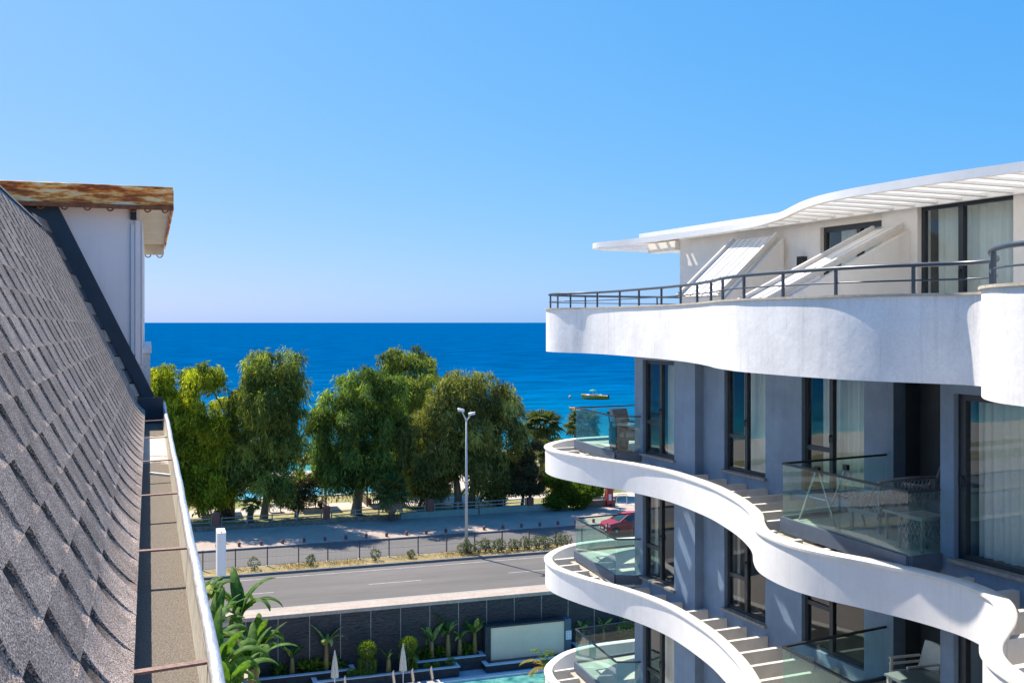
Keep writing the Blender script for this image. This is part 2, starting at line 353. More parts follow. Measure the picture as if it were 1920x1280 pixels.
def gutter_floor_material():
    m = bpy.data.materials.new('gutter_felt'); m.use_nodes = True; t = m.node_tree; N = t.nodes; L = t.links; b = N['Principled BSDF']
    b.inputs['Roughness'].default_value = .95; b.inputs['Specular IOR Level'].default_value = .15
    tc = N.new('ShaderNodeTexCoord')
    n1 = N.new('ShaderNodeTexNoise'); n1.inputs['Scale'].default_value = 260; n1.inputs['Detail'].default_value = 3; L.new(tc.outputs['Object'], n1.inputs['Vector'])
    r1 = N.new('ShaderNodeValToRGB'); e = r1.color_ramp.elements; e[0].position = .32; e[0].color = (.075, .062, .05, 1); e[1].position = .75; e[1].color = (.30, .26, .21, 1)
    L.new(n1.outputs['Fac'], r1.inputs[0])
    n2 = N.new('ShaderNodeTexNoise'); n2.inputs['Scale'].default_value = 3.4; n2.inputs['Detail'].default_value = 8; n2.inputs['Roughness'].default_value = .7; L.new(tc.outputs['Object'], n2.inputs['Vector'])
    sx = N.new('ShaderNodeSeparateXYZ'); L.new(tc.outputs['Object'], sx.inputs[0])
    def win(y0, y1, k=.12):
        a = N.new('ShaderNodeMapRange'); a.inputs[1].default_value = y0-k; a.inputs[2].default_value = y0+k; L.new(sx.outputs['Y'], a.inputs[0])
        c = N.new('ShaderNodeMapRange'); c.inputs[1].default_value = y1-k; c.inputs[2].default_value = y1+k; c.inputs[3].default_value = 1; c.inputs[4].default_value = 0; L.new(sx.outputs['Y'], c.inputs[0])
        mm = N.new('ShaderNodeMath'); mm.operation = 'MULTIPLY'; L.new(a.outputs[0], mm.inputs[0]); L.new(c.outputs[0], mm.inputs[1]); return mm.outputs[0]
    ad = N.new('ShaderNodeMath'); ad.operation = 'ADD'; L.new(win(4.75, 6.7, .25), ad.inputs[0]); L.new(win(-.22, .12, .14), ad.inputs[1])
    sc = N.new('ShaderNodeMath'); sc.operation = 'MULTIPLY_ADD'; sc.inputs[1].default_value = .36; L.new(ad.outputs[0], sc.inputs[0]); L.new(n2.outputs['Fac'], sc.inputs[2])
    th = N.new('ShaderNodeMapRange'); th.inputs[1].default_value = .72; th.inputs[2].default_value = .76; L.new(sc.outputs[0], th.inputs[0])
    mx = N.new('ShaderNodeMix'); mx.data_type = 'RGBA'; mx.inputs[7].default_value = (.58, .53, .45, 1); L.new(th.outputs[0], mx.inputs[0]); L.new(r1.outputs[0], mx.inputs[6])
    L.new(mx.outputs[2], b.inputs['Base Color'])
    bp = N.new('ShaderNodeBump'); bp.inputs['Strength'].default_value = .6; bp.inputs['Distance'].default_value = .003; L.new(n1.outputs['Fac'], bp.inputs['Height']); L.new(bp.outputs[0], b.inputs['Normal'])
    return m
M['felt'] = gutter_floor_material()
def sea_material():
    m = bpy.data.materials.new('sea_water'); m.use_nodes = True; t = m.node_tree; N = t.nodes; L = t.links; b = N['Principled BSDF']
    b.inputs['Roughness'].default_value = .32; b.inputs['IOR'].default_value = 1.33; b.inputs['Specular IOR Level'].default_value = .0
    tc = N.new('ShaderNodeTexCoord'); sx = N.new('ShaderNodeSeparateXYZ'); L.new(tc.outputs['Object'], sx.inputs[0])
    mr = N.new('ShaderNodeMapRange'); mr.inputs[1].default_value = 124; mr.inputs[2].default_value = 420; L.new(sx.outputs['Y'], mr.inputs[0])
    r = N.new('ShaderNodeValToRGB'); e = r.color_ramp.elements; e[0].color = (.05, .34, .40, 1); e[0].position = 0; e[1].position = 1; e[1].color = (.0, .072, .21, 1)
    for p, c in ((.06, (.005, .185, .30, 1)), (.22, (.0, .12, .265, 1)), (.5, (.0, .088, .235, 1))): k = e.new(p); k.color = c
    L.new(mr.outputs[0], r.inputs[0])
    n2 = N.new('ShaderNodeTexNoise'); n2.inputs['Scale'].default_value = .09; n2.inputs['Detail'].default_value = 8; n2.inputs['Roughness'].default_value = .72
    mp = N.new('ShaderNodeMapping'); mp.inputs['Scale'].default_value = (.45, 1, 1); L.new(tc.outputs['Object'], mp.inputs[0]); L.new(mp.outputs[0], n2.inputs['Vector'])
    m2 = N.new('ShaderNodeMapRange'); m2.inputs[1].default_value = .3; m2.inputs[2].default_value = .7; m2.inputs[3].default_value = .55; m2.inputs[4].default_value = 1.5; L.new(n2.outputs['Fac'], m2.inputs[0])
    mx = N.new('ShaderNodeMix'); mx.data_type = 'RGBA'; mx.blend_type = 'MULTIPLY'; mx.inputs[0].default_value = 1; L.new(r.outputs[0], mx.inputs[6]); L.new(m2.outputs[0], mx.inputs[7])
    L.new(mx.outputs[2], b.inputs['Base Color'])
    n3 = N.new('ShaderNodeTexNoise'); n3.inputs['Scale'].default_value = .42; n3.inputs['Detail'].default_value = 7; n3.inputs['Roughness'].default_value = .62; L.new(mp.outputs[0], n3.inputs['Vector'])
    bp = N.new('ShaderNodeBump'); bp.inputs['Strength'].default_value = 1.0; bp.inputs['Distance'].default_value = 1.1; L.new(n3.outputs['Fac'], bp.inputs['Height']); L.new(bp.outputs[0], b.inputs['Normal'])
    return m
M['sea'] = sea_material()

# ------------------------------------------------------------------ ground, road, sea
def rsheet(name, p0, p1, q0, q1, z, m, parent=None):           # a flat sheet laid along the road
    mb = MB().add([(p0, q0, 0), (p1, q0, 0), (p1, q1, 0), (p0, q1, 0)], [(0, 1, 2, 3)])
    o = obj(name, mb, m, parent, loc=(0, 0, z), rot=(0, 0, ROADROT)); return tag(o, kind='structure')
def rblock(name, p0, p1, q0, q1, z0, z1, m):
    o = obj(name, MB().box(p0, p1, q0, q1, z0, z1), m, rot=(0, 0, ROADROT)); return tag(o, kind='structure')
prof = [(-400, -3.75), (57.72, -3.75), (57.76, -.15), (104, -.15), (112, -.4), (126, -1.75), (150, -5), (400, -9)]
mb = MB()
for q, z in prof: mb.v += [(-4000, q, z), (4000, q, z)]
for i in range(len(prof) - 1): mb.f.append((2*i, 2*i+1, 2*i+3, 2*i+2))
tag(obj('ground', mb, M['sand'], rot=(0, 0, ROADROT)), kind='structure')
rsheet('sea', -30000, 30000, 118, 40000, -1.5, M['sea'])
rblock('near_pavement', -300, 300, 57.8, 58.62, -.4, .12, M['paver'])
rblock('near_kerb', -300, 300, 58.62, 58.8, -.4, .125, M['joint'])
rsheet('near_road', -300, 300, 58.8, 67.1, 0, M['asphalt'])
rblock('median_kerb', -300, 300, 67.1, 67.28, -.4, .15, M['kerb'])
rblock('median_strip', -300, 300, 67.28, 69.0, -.4, .16, M['dry'])
rblock('median_kerb', -300, 300, 69.0, 69.15, -.4, .15, M['kerb'])
rsheet('far_road', -300, 300, 69.15, 75.0, 0, M['asphalt2'])
rblock('far_kerb', -300, 300, 75.0, 75.2, -.4, .13, M['kerb'])
rblock('park_sidewalk', -300, 300, 75.2, 82.05, -.4, .12, M['paverg'])
rsheet('edge_line', -300, 300, 66.15, 66.28, .004, M['paint'])
rsheet('edge_line', -300, 300, 69.6, 69.72, .004, M['paint'])
for k in range(-8, 14): rsheet('lane_dash', 4.6 + k*9 - 1.5, 4.6 + k*9 + 1.8, 62.68, 62.8, .004, M['paint'])
rblock('lawn', -120, 160, 82.5, 88.2, -.4, .05, M['lawn'])
rblock('park_path', -120, 160, 88.2, 91.6, -.4, .06, M['path'])
rblock('lawn', -120, 160, 91.6, 95.4, -.4, .05, M['lawn'])
rblock('park_path', -120, 160, 95.4, 107, -.4, .045, M['path'])
mb = MB().box(-40, 20.5, 95.7, 101.3, -.3, .10)
tag(obj('park_pool', mb, M['poolp'], rot=(0, 0, ROADROT)), kind='structure')
mb = MB().box(-40.5, 21, 95.42, 95.72, -.3, .16).box(-40.5, 21, 101.28, 101.6, -.3, .16).box(20.5, 21, 95.72, 101.28, -.3, .16)
tag(obj('pool_coping', mb, M['cap'], rot=(0, 0, ROADROT)), kind='structure')
# hotel garden level
rsheet('pool_deck', -60, 60, 20, 57.7, -3.70, M['deck'])
mb = MB().box(14.6, 34, 46, 54.55, -3.9, -3.66)
tag(obj('hotel_pool', mb, M['poolw'], rot=(0, 0, ROADROT)), kind='structure')
mb = MB().box(14.2, 34, 54.55, 54.95, -3.9, -3.55).box(14.2, 14.6, 46, 54.55, -3.9, -3.55)
tag(obj('pool_coping', mb, M['capstone'], rot=(0, 0, ROADROT)), kind='structure')
rblock('garden_path', -30, 4.15, 40, 57.8, -3.7, -1.2, M['paver'])

# ------------------------------------------------------------------ grass on the median (too fine to count)
def leaf_mesh(name, P, D, Ln, Wd, var, nrm=None):
    """P base points, D unit directions, one lozenge quad per leaf"""
    n = len(P); rv = rng.normal(size=(n, 3)); Sd = np.cross(D, rv); Sd /= (np.linalg.norm(Sd, axis=1, keepdims=True) + 1e-9)
    Ln = np.asarray(Ln).reshape(-1, 1) * np.ones((n, 1)); Wd = np.asarray(Wd).reshape(-1, 1) * np.ones((n, 1))
    V = np.empty((n, 4, 3)); V[:, 0] = P; V[:, 1] = P + D*Ln*.45 + Sd*Wd*.5; V[:, 2] = P + D*Ln; V[:, 3] = P + D*Ln*.45 - Sd*Wd*.5
    me = bpy.data.meshes.new(name); me.vertices.add(4*n); me.vertices.foreach_set('co', V.reshape(-1).astype(np.float32))
    me.loops.add(4*n); me.loops.foreach_set('vertex_index', np.arange(4*n, dtype=np.int32))
    me.polygons.add(n); me.polygons.foreach_set('loop_start', np.arange(0, 4*n, 4, dtype=np.int32))
    try: me.polygons.foreach_set('loop_total', np.full(n, 4, dtype=np.int32))
    except Exception: pass
    me.update(calc_edges=True)
    at = me.attributes.new('var', 'FLOAT', 'FACE'); at.data.foreach_set('value', np.clip(var, 0, 1).astype(np.float32))
    return me
def setvar(me, fn=None):
    at = me.attributes.new('var', 'FLOAT', 'FACE'); at.data.foreach_set('value', [random.random() if fn is None else fn(p) for p in me.polygons])
def unit(a): return a / (np.linalg.norm(a, axis=1, keepdims=True) + 1e-9)
n = 9000
pp = rng.uniform(-5, 45, n); qq = rng.uniform(67.3, 68.95, n); keep = (np.sin(pp*1.7)+np.sin(pp*.61+2)+rng.normal(0, .8, n)) > 0
pp, qq = pp[keep], qq[keep]
P = np.stack([pp*E1[0]+qq*E2[0], pp*E1[1]+qq*E2[1], np.full(len(pp), .16)], 1)
D = unit(np.stack([rng.normal(0, .5, len(pp)), rng.normal(0, .5, len(pp)), np.ones(len(pp))], 1))
tag(link('grass', leaf_mesh('grass', P, D, rng.uniform(.08, .25, len(pp)), .03, rng.random(len(pp))), M['lf_grass']), 'dry straw grass growing along the road median', 'grass', kind='stuff')

# ------------------------------------------------------------------ right: hotel with wavy balcony bands
TH = R(23.3); O = (3.265, 26.2); A = (-math.sin(TH), math.cos(TH)); NN = (-math.cos(TH), -math.sin(TH))
hotel = empty('hotel_building', (O[0], O[1], H), math.atan2(A[1], A[0]))
tag(hotel, 'blue grey hotel with wavy white balcony bands and a white penthouse terrace', 'building')
def a_at(x, n=0):                             # where the sight line of photo column x meets the plane offset n
    u = (x - 960) / F; X = O[0] + n*NN[0]; Y = O[1] + n*NN[1]
    return (u*Y - X) / (A[0] - u*A[1])
def pb(x, y, z):                              # hotel plan position of a pixel at height z (relative to the eye)
    d = z*F/(Y0-y); X = (x-960)/F*d - O[0]; Y = d - O[1]; return (X*A[0]+Y*A[1], X*NN[0]+Y*NN[1])
FL = 3.1; NB = -.22; NR = -.85; NY = 1.9
aC = a_at(1190); aS = a_at(1303)
aE = a_at(1675, NB); aBay = a_at(1763, NY)
def windows_col(a0, a1, z0, z1, n): return dict(a0=min(a0, a1), a1=max(a0, a1), z0=z0, z1=z1, n=n)
W1 = windows_col(a_at(1205), a_at(1264), -3.30, -.94, 0)
W2 = windows_col(a_at(1358, NB), a_at(1435, NB), -3.30, -.96, NB)
W3 = windows_col(a_at(1503, NB), a_at(1620, NB), -3.36, -.96, NB)
W4 = windows_col(a_at(1788, NY), -14.9, -3.32, -1.0, NY)
def wall(mb, a0, a1, n0, n1, z0, z1, ops):
    ops = sorted(ops, key=lambda o: (o[0], o[2])); cuts = {}
    for o in ops: cuts.setdefault((o[0], o[1]), []).append((o[2], o[3]))
    x = a0
    for (b0, b1), zs in sorted(cuts.items()):
        if b0 > x: mb.box(x, b0, n0, n1, z0, z1)
        zz = z0
        for u, v in sorted(zs): mb.box(b0, b1, n0, n1, zz, u); zz = v
        mb.box(b0, b1, n0, n1, zz, z1); x = b1
    if x < a1: mb.box(x, a1, n0, n1, z0, z1)
ZB = -19.72; ZT = -.74
def ops(W): return [(W['a0'], W['a1'], W['z0']-FL*k, W['z1']-FL*k) for k in range(3)]
mb = MB(); wall(mb, aS, aC, -.30, 0, ZB, ZT, ops(W1)); mb.box(aC-.3, aC, -8, -.302, ZB, ZT)
wall(mb, aE, aS-.002, NB-.28, NB, ZB, ZT, ops(W2)+ops(W3))
mb.box(aS, aS+.25, NB-.28, -.302, ZB, ZT)
obj('facade_wall', mb, M['grey'], hotel)
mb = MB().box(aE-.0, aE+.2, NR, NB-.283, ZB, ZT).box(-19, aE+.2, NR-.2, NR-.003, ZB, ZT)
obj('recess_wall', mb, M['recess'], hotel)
mb = MB(); wall(mb, -19, aBay, NY-.3, NY, ZB, ZT, ops(W4)); mb.box(aBay-.25, aBay, NR, NY-.303, ZB, ZT)
obj('bay_wall', mb, M['grey'], hotel)
obj('rear_wall', MB().box(-19, aC, -8.3, -8.003, ZB, 2.1).box(-19.25, -19.003, -8.3, NY, ZB, 2.1), M['whiteb'], hotel)

def curtain_mesh(a0, a1, n, z0, z1):
    mb = MB(); k = max(8, int((a1-a0)/.028)); ph = random.random()*9
    top = []; bot = []
    for i in range(k+1):
        x = a0 + (a1-a0)*i/k; y = n + .030*math.sin(x*44+ph+.9*math.sin(x*9+ph)) + .015*math.sin(x*17+ph)
        top.append((x, y, z1)); bot.append((x + .012*math.sin(x*31), y*1.0+.006*math.sin(x*60), z0))
    mb.add(top+bot, [(i, i+1, k+2+i, k+1+i) for i in range(k)]); return mb
def window(W, k=0, split=.5, transom=.3, curt=((.0, 1.),), lefttrans=True, room=True):
    a0, a1, n = W['a0'], W['a1'], W['n']; z0 = W['z0']-FL*k; z1 = W['z1']-FL*k
    f = .075; nf0, nf1 = n-.17, n-.09; am = a1-(a1-a0)*split
    mb = MB().box(a0+.002, a0+f, nf0, nf1, z0+.002, z1-.002).box(a1-f, a1-.002, nf0, nf1, z0+.002, z1-.002)
    mb.box(a0+f, a1-f, nf0, nf1, z0+.002, z0+f).box(a0+f, a1-f, nf0, nf1, z1-f*1.3, z1-.002)
    mb.box(am-f*.65, am+f*.65, nf0-.004, nf1+.012, z0+f, z1-f*1.3)
    zt = z0 + (z1-z0)*transom
    if transom: mb.box(am+f*.65, a1-f, nf0, nf1+.004, zt-.045, zt+.045)
    fr = obj('window', mb, M['dark'], hotel)
    np0, np1 = n-.135, n-.125
    if transom:
        obj('pane', MB().box(am+f*.65, a1-f, np0, np1, zt+.045, z1-f*1.3), M['glass'], fr)
        obj('pane', MB().box(am+f*.65, a1-f, np0, np1, z0+f, zt-.045), M['glass'], fr)
    else: obj('pane', MB().box(am+f*.65, a1-f, np0, np1, z0+f, z1-f*1.3), M['glass'], fr)
    obj('pane', MB().box(a0+f, am-f*.65, np0, np1, z0+f, z1-f*1.3), M['glass'], fr)
    zh = z0 + 1.15
    obj('handle', MB().box(am-.012, am+.012, nf1+.012, nf1+.05, zh-.02, zh+.02).box(am-.012, am+.012, nf1+.04, nf1+.055, zh-.13, zh+.02), M['black'], fr)
    if W is not W3: obj('sill', MB().box(a0-.06, a1+.06, n-.088, n+.07, z0-.05, z0+.001), M['ledge'], fr)
    for c0, c1 in curt:
        obj('curtain', curtain_mesh(a1-(a1-a0)*c1, a1-(a1-a0)*c0, n-.36, z0+.03, z1-.02), M['curtain'], fr, smooth=True)
    # the room behind the glass
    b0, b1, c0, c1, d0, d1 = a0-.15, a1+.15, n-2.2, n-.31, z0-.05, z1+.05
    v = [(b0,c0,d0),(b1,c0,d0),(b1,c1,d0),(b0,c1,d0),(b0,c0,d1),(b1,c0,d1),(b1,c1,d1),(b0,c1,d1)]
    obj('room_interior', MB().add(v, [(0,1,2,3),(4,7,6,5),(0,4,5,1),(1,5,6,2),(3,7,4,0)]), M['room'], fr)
    return fr
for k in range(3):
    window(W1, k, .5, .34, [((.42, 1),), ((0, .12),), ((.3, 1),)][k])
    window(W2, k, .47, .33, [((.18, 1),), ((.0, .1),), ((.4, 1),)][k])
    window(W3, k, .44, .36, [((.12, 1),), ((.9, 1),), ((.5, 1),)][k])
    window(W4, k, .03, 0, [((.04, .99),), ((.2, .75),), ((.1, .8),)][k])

# wavy bands, one per floor
BAND = [(4.3,-7.5),(4.6,-2.6),(4.62,-1.1),(4.45,-.3),(4.1,.3),(3.5,.9),(2.9,1.2),(2.1,1.33),(1.1,1.2),(.3,1.0),(-.55,.75),(-1.4,.6),(-2.3,.55),(-3.3,.65),(-4.4,.84),(-5.2,1.06),(-6.1,1.36),(-6.9,1.7),(-7.5,2.02),(-8.15,2.47),(-8.75,2.8),(-9.4,2.97),(-10.0,3.0),(-10.6,2.88),(-11.2,2.69),(-11.85,2.53),(-12.5,2.47),(-12.95,2.54),(-13.35,2.71),(-13.75,3.05),(-14.1,3.47),(-14.4,3.93),(-14.65,4.3),(-14.95,4.6),(-15.35,4.83),(-16.0,5.0),(-17.2,4.8),(-18.6,4.3)]
bandp = catmull(BAND, 7)
def band_n(a):
    best = None
    for i in range(len(bandp)-1):
        x0, x1 = bandp[i][0], bandp[i+1][0]
        if (x0-a)*(x1-a) <= 0 and abs(x1-x0) > 1e-6:
            t = (a-x0)/(x1-x0); n = bandp[i][1]+(bandp[i+1][1]-bandp[i][1])*t
            best = n if best is None else max(best, n)
    return best
LB = [(.02, .0), (.25, .58), (3.16, .25), (3.25, -3.5)]                         # corner balcony outline
MBAL = [pb(1661, 861, -2.40), pb(1468, 870, -2.40), pb(1705, 924, -2.40), pb(1768, 921, -2.40)]
MBAL[0] = (MBAL[1][0]-.35, NB); MBAL[3] = (aBay, NY + .02)
MBAL[0] = (a_at(1661, NB), NB)
def bal_edge(a):
    def on(p, q):
        if (p[0]-a)*(q[0]-a) <= 0 and abs(p[0]-q[0]) > 1e-6: return p[1]+(q[1]-p[1])*(a-p[0])/(q[0]-p[0])
    if a > aC-.02: return on(LB[1], LB[2]) if on(LB[1], LB[2]) is not None else -.2
    for i in range(3):
        v = on(MBAL[i], MBAL[i+1])
        if i == 1 and v is not None: return v
    return None
for k in range(3):
    zt = -3.42 - FL*k
    pr = [(.08, zt-.70), (.08, zt-.05), (-.08, zt-.05), (-.08, zt-.70)]
    band = obj('balcony_band', MB().sweep(bandp, pr), M['whiteb'], hotel, sharp=40)
    band['label'] = ['smooth white wavy band below the top floor windows', 'smooth white wavy band of the middle floor', 'smooth white wavy band of the lowest floor in view'][k]
    obj('band_cap', MB().sweep(bandp, [(.115, zt-.05), (.115, zt-.012), (.1, zt), (-.1, zt), (-.115, zt-.012), (-.115, zt-.05)]), M['cap'], band, sharp=40)
    a = 4.0
    while a > -18.3:
        a -= .735
        no = band_n(a)
        if no is None: continue
        be = bal_edge(a); base = 0 if a > aS else (NB if a > aE else (NR if a > aBay else NY))
        if aC - .02 < a: ni = (be if be is not None and a < 3.2 else -.6) + .16
        else: ni = base + .004
        if be is not None and a < -2: ni = be + .16
        if no - .085 - ni < .12: continue
        obj('fin', MB().box(a-.05, a+.05, ni, no-.082, zt-.56, zt-.085), M['fin'], band)
    # balconies
    zf = zt + .08
    for bi, poly in enumerate((LB, MBAL)):
        if bi == 0: pts = [(.02, -.0), LB[1], LB[2], LB[3]]; outline = [(aC+.004, -3.5), (aC+.004, .004), (.02, .004), LB[1], LB[2], LB[3]]
        else:
            pts = [MBAL[0], MBAL[1], MBAL[2], MBAL[3]]; outline = [(MBAL[0][0], NB+.004), MBAL[1], MBAL[2], (MBAL[3][0]+.004, NY), (aBay+.004, NR+.004), (aE-.004, NR+.004), (aE-.004, NB+.004)]
        sl_ = obj('balcony', MB().prism(outline, zf-.16, zf), M['tile'], hotel)
        def inset(p, dd): return p
        fas = MB(); hand = MB()
        for i in range(len(pts)-1):
            p, q = Vector(pts[i]), Vector(pts[i+1]); d = (q-p).normalized(); nrm = Vector((d.y, -d.x))
            if bi == 1 or True:
                c = Vector((sum(x for x, y in outline)/len(outline), sum(y for x, y in outline)/len(outline)))
                if nrm.dot((p+q)/2 - c) < 0: nrm = -nrm
            oo = nrm*.03
            fas.bar((p.x+oo.x, p.y+oo.y, zf-.06), (q.x+oo.x, q.y+oo.y, zf-.06), .055, .24)
            l = (q-p).length; ng = max(1, round(l/1.6)) if not (bi == 1 and i == 1) else 2
            for g in range(ng):
                t0 = g/ng; t1 = (g+1)/ng; e = .012/l
                u = p+(q-p)*(t0+e); v = p+(q-p)*(t1-e)
                if (p-q).length < .3: continue
                obj('glass_panel', MB().bar((u.x, u.y, zf+.50), (v.x, v.y, zf+.50), .014, .87), M['bglassd'] if (bi == 1 and i == 1 and g == 1 and k == 0) else M['bglass'], sl_)
            hand.bar((p.x, p.y, zf+.955), (q.x, q.y, zf+.955), .05, .032)
        obj('fascia', fas, M['fascia'], sl_); obj('handrail', hand, M['dark'], sl_)
        # stone ledge under the fascia
        led = MB(); i = 1; p, q = Vector(pts[1]), Vector(pts[2]); d = (q-p).normalized(); nrm = Vector((d.y, -d.x))
        if nrm.dot((p+q)/2 - c) < 0: nrm = -nrm
        o2 = nrm*.085; led.bar((p.x+o2.x-d.x*.1, p.y+o2.y-d.y*.1, zf-.25), (q.x+o2.x, q.y+o2.y, zf-.25), .17, .03)
        obj('ledge', led, M['coping'], sl_)
        o3 = nrm*.02; obj('ledge_wall', MB().bar((p.x+o3.x, p.y+o3.y, zf-.42), (q.x+o3.x, q.y+o3.y, zf-.42), .05, .30), M['fascia'], sl_)

# roof terrace
TER = [(4.2,-7.5),(4.3,-2.5),(4.2,-.9),(3.95,.1),(3.55,.78),(3.0,1.14),(2.3,1.26),(1.6,1.12),(.9,.95),(-.3,.95),(-1.6,1.1),(-3.4,1.38),(-5.0,1.78),(-6.6,2.38),(-7.6,2.85),(-8.3,3.10),(-8.9,3.26),(-9.7,3.33),(-10.5,3.36),(-11.2,3.33),(-11.8,3.19),(-12.3,2.98),(-12.75,2.78),(-13.1,2.75),(-13.4,2.86),(-13.75,3.20),(-14.1,3.66),(-14.55,4.2),(-15.0,4.61),(-15.5,4.87),(-16.3,4.98),(-17.5,4.7),(-18.8,4.2)]
terp = catmull(TER, 7)
par = obj('terrace_parapet', MB().sweep(terp, [(.09, -.80), (.09, .345), (-.09, .345), (-.09, -.80)]), M['white'], hotel, sharp=40)
par['label'] = 'tall rough white curved parapet of the roof terrace'
obj('coping', MB().sweep(terp, [(.125, .347), (.125, .38), (-.125, .38), (-.125, .347)]), M['coping'], par, sharp=40)
obj('terrace_slab', MB().prism([(x, y-.0) for x, y in [(p[0], p[1]-.06) for p in terp[::3]]] + [(-19, -8), (4.1, -8)], -.738, -.34), M['cream'], hotel)
rl = MB().tube([(x, y, .76) for x, y in terp], .030, 8); 
rail = obj('railing', rl, M['rail'], hotel, smooth=True)
obj('lower_rail', MB().tube([(x, y, .555) for x, y in terp], .013, 6), M['rail'], rail, smooth=True)
acc = 0; pm = MB().box(-.018, .018, -.018, .018, .381, .735).mesh('post')
pm.materials.append(M['rail'])
for i in range(1, len(terp)):
    acc += math.dist(terp[i], terp[i-1])
    if acc > 1.12 and terp[i][0] > -18: acc = 0; link('post', pm, None, rail, (terp[i][0], terp[i][1], 0))
# penthouse
aP = a_at(1268); PW = windows_col(a_at(1530), a_at(1652), -.30, 1.84, 0); PD = windows_col(a_at(1720), a_at(1900), -.30, 2.0, 0)
PW['n'] = -.10; PD['n'] = 0.0
aStep = a_at(1653)
mb = MB(); wall(mb, aStep, aP, -.35, -.10, -.34, 2.05, [(PW['a0'], PW['a1'], -.34+.04, 1.84)])
mb2 = MB(); wall(mb2, -19, aStep-.002, -.30, 0, -.34, 2.05, [(PD['a0'], PD['a1'], -.30, 2.0)])
pent = obj('penthouse_wall', mb, M['cream'], hotel); obj('penthouse_wall', mb2, M['cream'], hotel)
obj('penthouse_end_wall', MB().box(aP-.25, aP, -8, -.353, -.34, 2.05), M['cream'], hotel)
window(PW, 0, .56, 0, ((.1, 1),)); window(PD, 0, .44, 0, ((.05, 1),))
obj('roof_slab', MB().box(-19, .05, -8, .03, 2.07, 2.23), M['perg'], hotel)
obj('beam', MB().box(aP+.003, -.38, -.30, .03, 1.72, 1.94), M['cream'], hotel)
obj('beam', MB().box(-19, aP-.3, .003, .10, 1.95, 2.066), M['perg'], hotel)
RING = [(1.9,-7.5),(1.98,-1.5),(1.96,-.35),(1.72,.36),(1.25,.62),(.75,.62),(-.5,.42),(-1.6,.34),(-2.65,.30),(-3.7,.30),(-4.7,.36),(-5.7,.55),(-6.9,.98),(-7.8,1.42),(-8.5,1.75),(-9.2,2.0),(-9.9,2.13),(-10.7,2.17),(-12,2.14),(-13.2,2.0),(-15,1.75),(-18,1.5)]
ringp = catmull(RING, 7)
perg = obj('pergola', MB().sweep(ringp, [(.05, 1.94), (.05, 2.068), (-.05, 2.068), (-.05, 1.94)]), M['perg'], hotel, sharp=40)
perg['label'] = 'curved white pergola rim with slats along the penthouse roof'
def ring_n(a):
    best = None
    for i in range(len(ringp)-1):
        x0, x1 = ringp[i][0], ringp[i+1][0]
        if (x0-a)*(x1-a) <= 0 and abs(x1-x0) > 1e-6:
            v = ringp[i][1]+(ringp[i+1][1]-ringp[i][1])*(a-x0)/(x1-x0); best = v if best is None else max(best, v)
    return best
a = 1.75
while a > -17.5:
    no = ring_n(a); ni = .103 if a < aP-.3 else -3.0
    if no and no-.05-ni > .08: obj('rafter', MB().box(a-.055, a+.055, ni, no-.052, 1.975, 2.012), M['perg'], perg)
    a -= .50
cov = bpy.data.materials.new('opal_sheet'); cov.use_nodes = True; ct_ = cov.node_tree; ct_.nodes.clear()
c_d = ct_.nodes.new('ShaderNodeBsdfDiffuse'); c_d.inputs[0].default_value = (.8, .79, .76, 1); c_t = ct_.nodes.new('ShaderNodeBsdfTranslucent'); c_t.inputs[0].default_value = (.8, .78, .73, 1)
c_m = ct_.nodes.new('ShaderNodeMixShader'); c_m.inputs[0].default_value = .55; c_o = ct_.nodes.new('ShaderNodeOutputMaterial')
ct_.links.new(c_d.outputs[0], c_m.inputs[1]); ct_.links.new(c_t.outputs[0], c_m.inputs[2]); ct_.links.new(c_m.outputs[0], c_o.inputs[0])
mb = MB(); pts_ = [p for p in ringp if -17.5 < p[0] < -.1]
for p, q in zip(pts_[:-1], pts_[1:]):
    if p[1] > .2: o_ = len(mb.v); mb.v += [(p[0], .105, 2.06), (p[0], p[1]-.052, 2.06), (q[0], q[1]-.052, 2.06), (q[0], .105, 2.06)]; mb.f.append((o_, o_+1, o_+2, o_+3))
obj('opal_cover', mb, cov, perg)
# sloping terrace awnings with side walls
def awning(a0, a1, ntop, ztop, nbot, zbot, nr, label):
    d = Vector((0, nbot-ntop, zbot-ztop)); nm = Vector((0, -(zbot-ztop), nbot-ntop)).normalized()
    def q(a, t, h): p = Vector((a, ntop, ztop)) + d*t + nm*h; return tuple(p)
    secs = []
    sh = MB().add([q(a0, 0, 0), q(a1, 0, 0), q(a1, 1, 0), q(a0, 1, 0), q(a0, 0, .05), q(a1, 0, .05), q(a1, 1, .05), q(a0, 1, .05)],
                  [(0,3,2,1),(4,5,6,7),(0,1,5,4),(1,2,6,5),(2,3,7,6),(3,0,4,7)])
    aw = obj('awning', sh, M['cream'], hotel); aw['label'] = label
    for i in range(nr+1):
        a = a0 + (a1-a0)*i/nr; w_ = .07 if i in (0, nr) else .02; h = .12 if i in (0, nr) else .066
        mb = MB().add([q(a-w_/2, 0, .052), q(a+w_/2, 0, .052), q(a+w_/2, 1, .052), q(a-w_/2, 1, .052), q(a-w_/2, 0, h), q(a+w_/2, 0, h), q(a+w_/2, 1, h), q(a-w_/2, 1, h)],
                      [(0,3,2,1),(4,5,6,7),(0,1,5,4),(1,2,6,5),(2,3,7,6),(3,0,4,7)])
        obj('rib', mb, M['fin'] if i in (0, nr) else M['perg'], aw)
    t = MB(); tri = [(ntop, -.335), (nbot, -.335), (nbot, max(zbot-.04, -.3)), (ntop, ztop-.04)]
    t.add([(a0-.02, n, z) for n, z in tri] + [(a0-.14, n, z) for n, z in tri], [(0,1,2,3),(7,6,5,4),(0,4,5,1),(1,5,6,2),(2,6,7,3),(3,7,4,0)])
    obj('side_wall', t, M['cream'], aw)
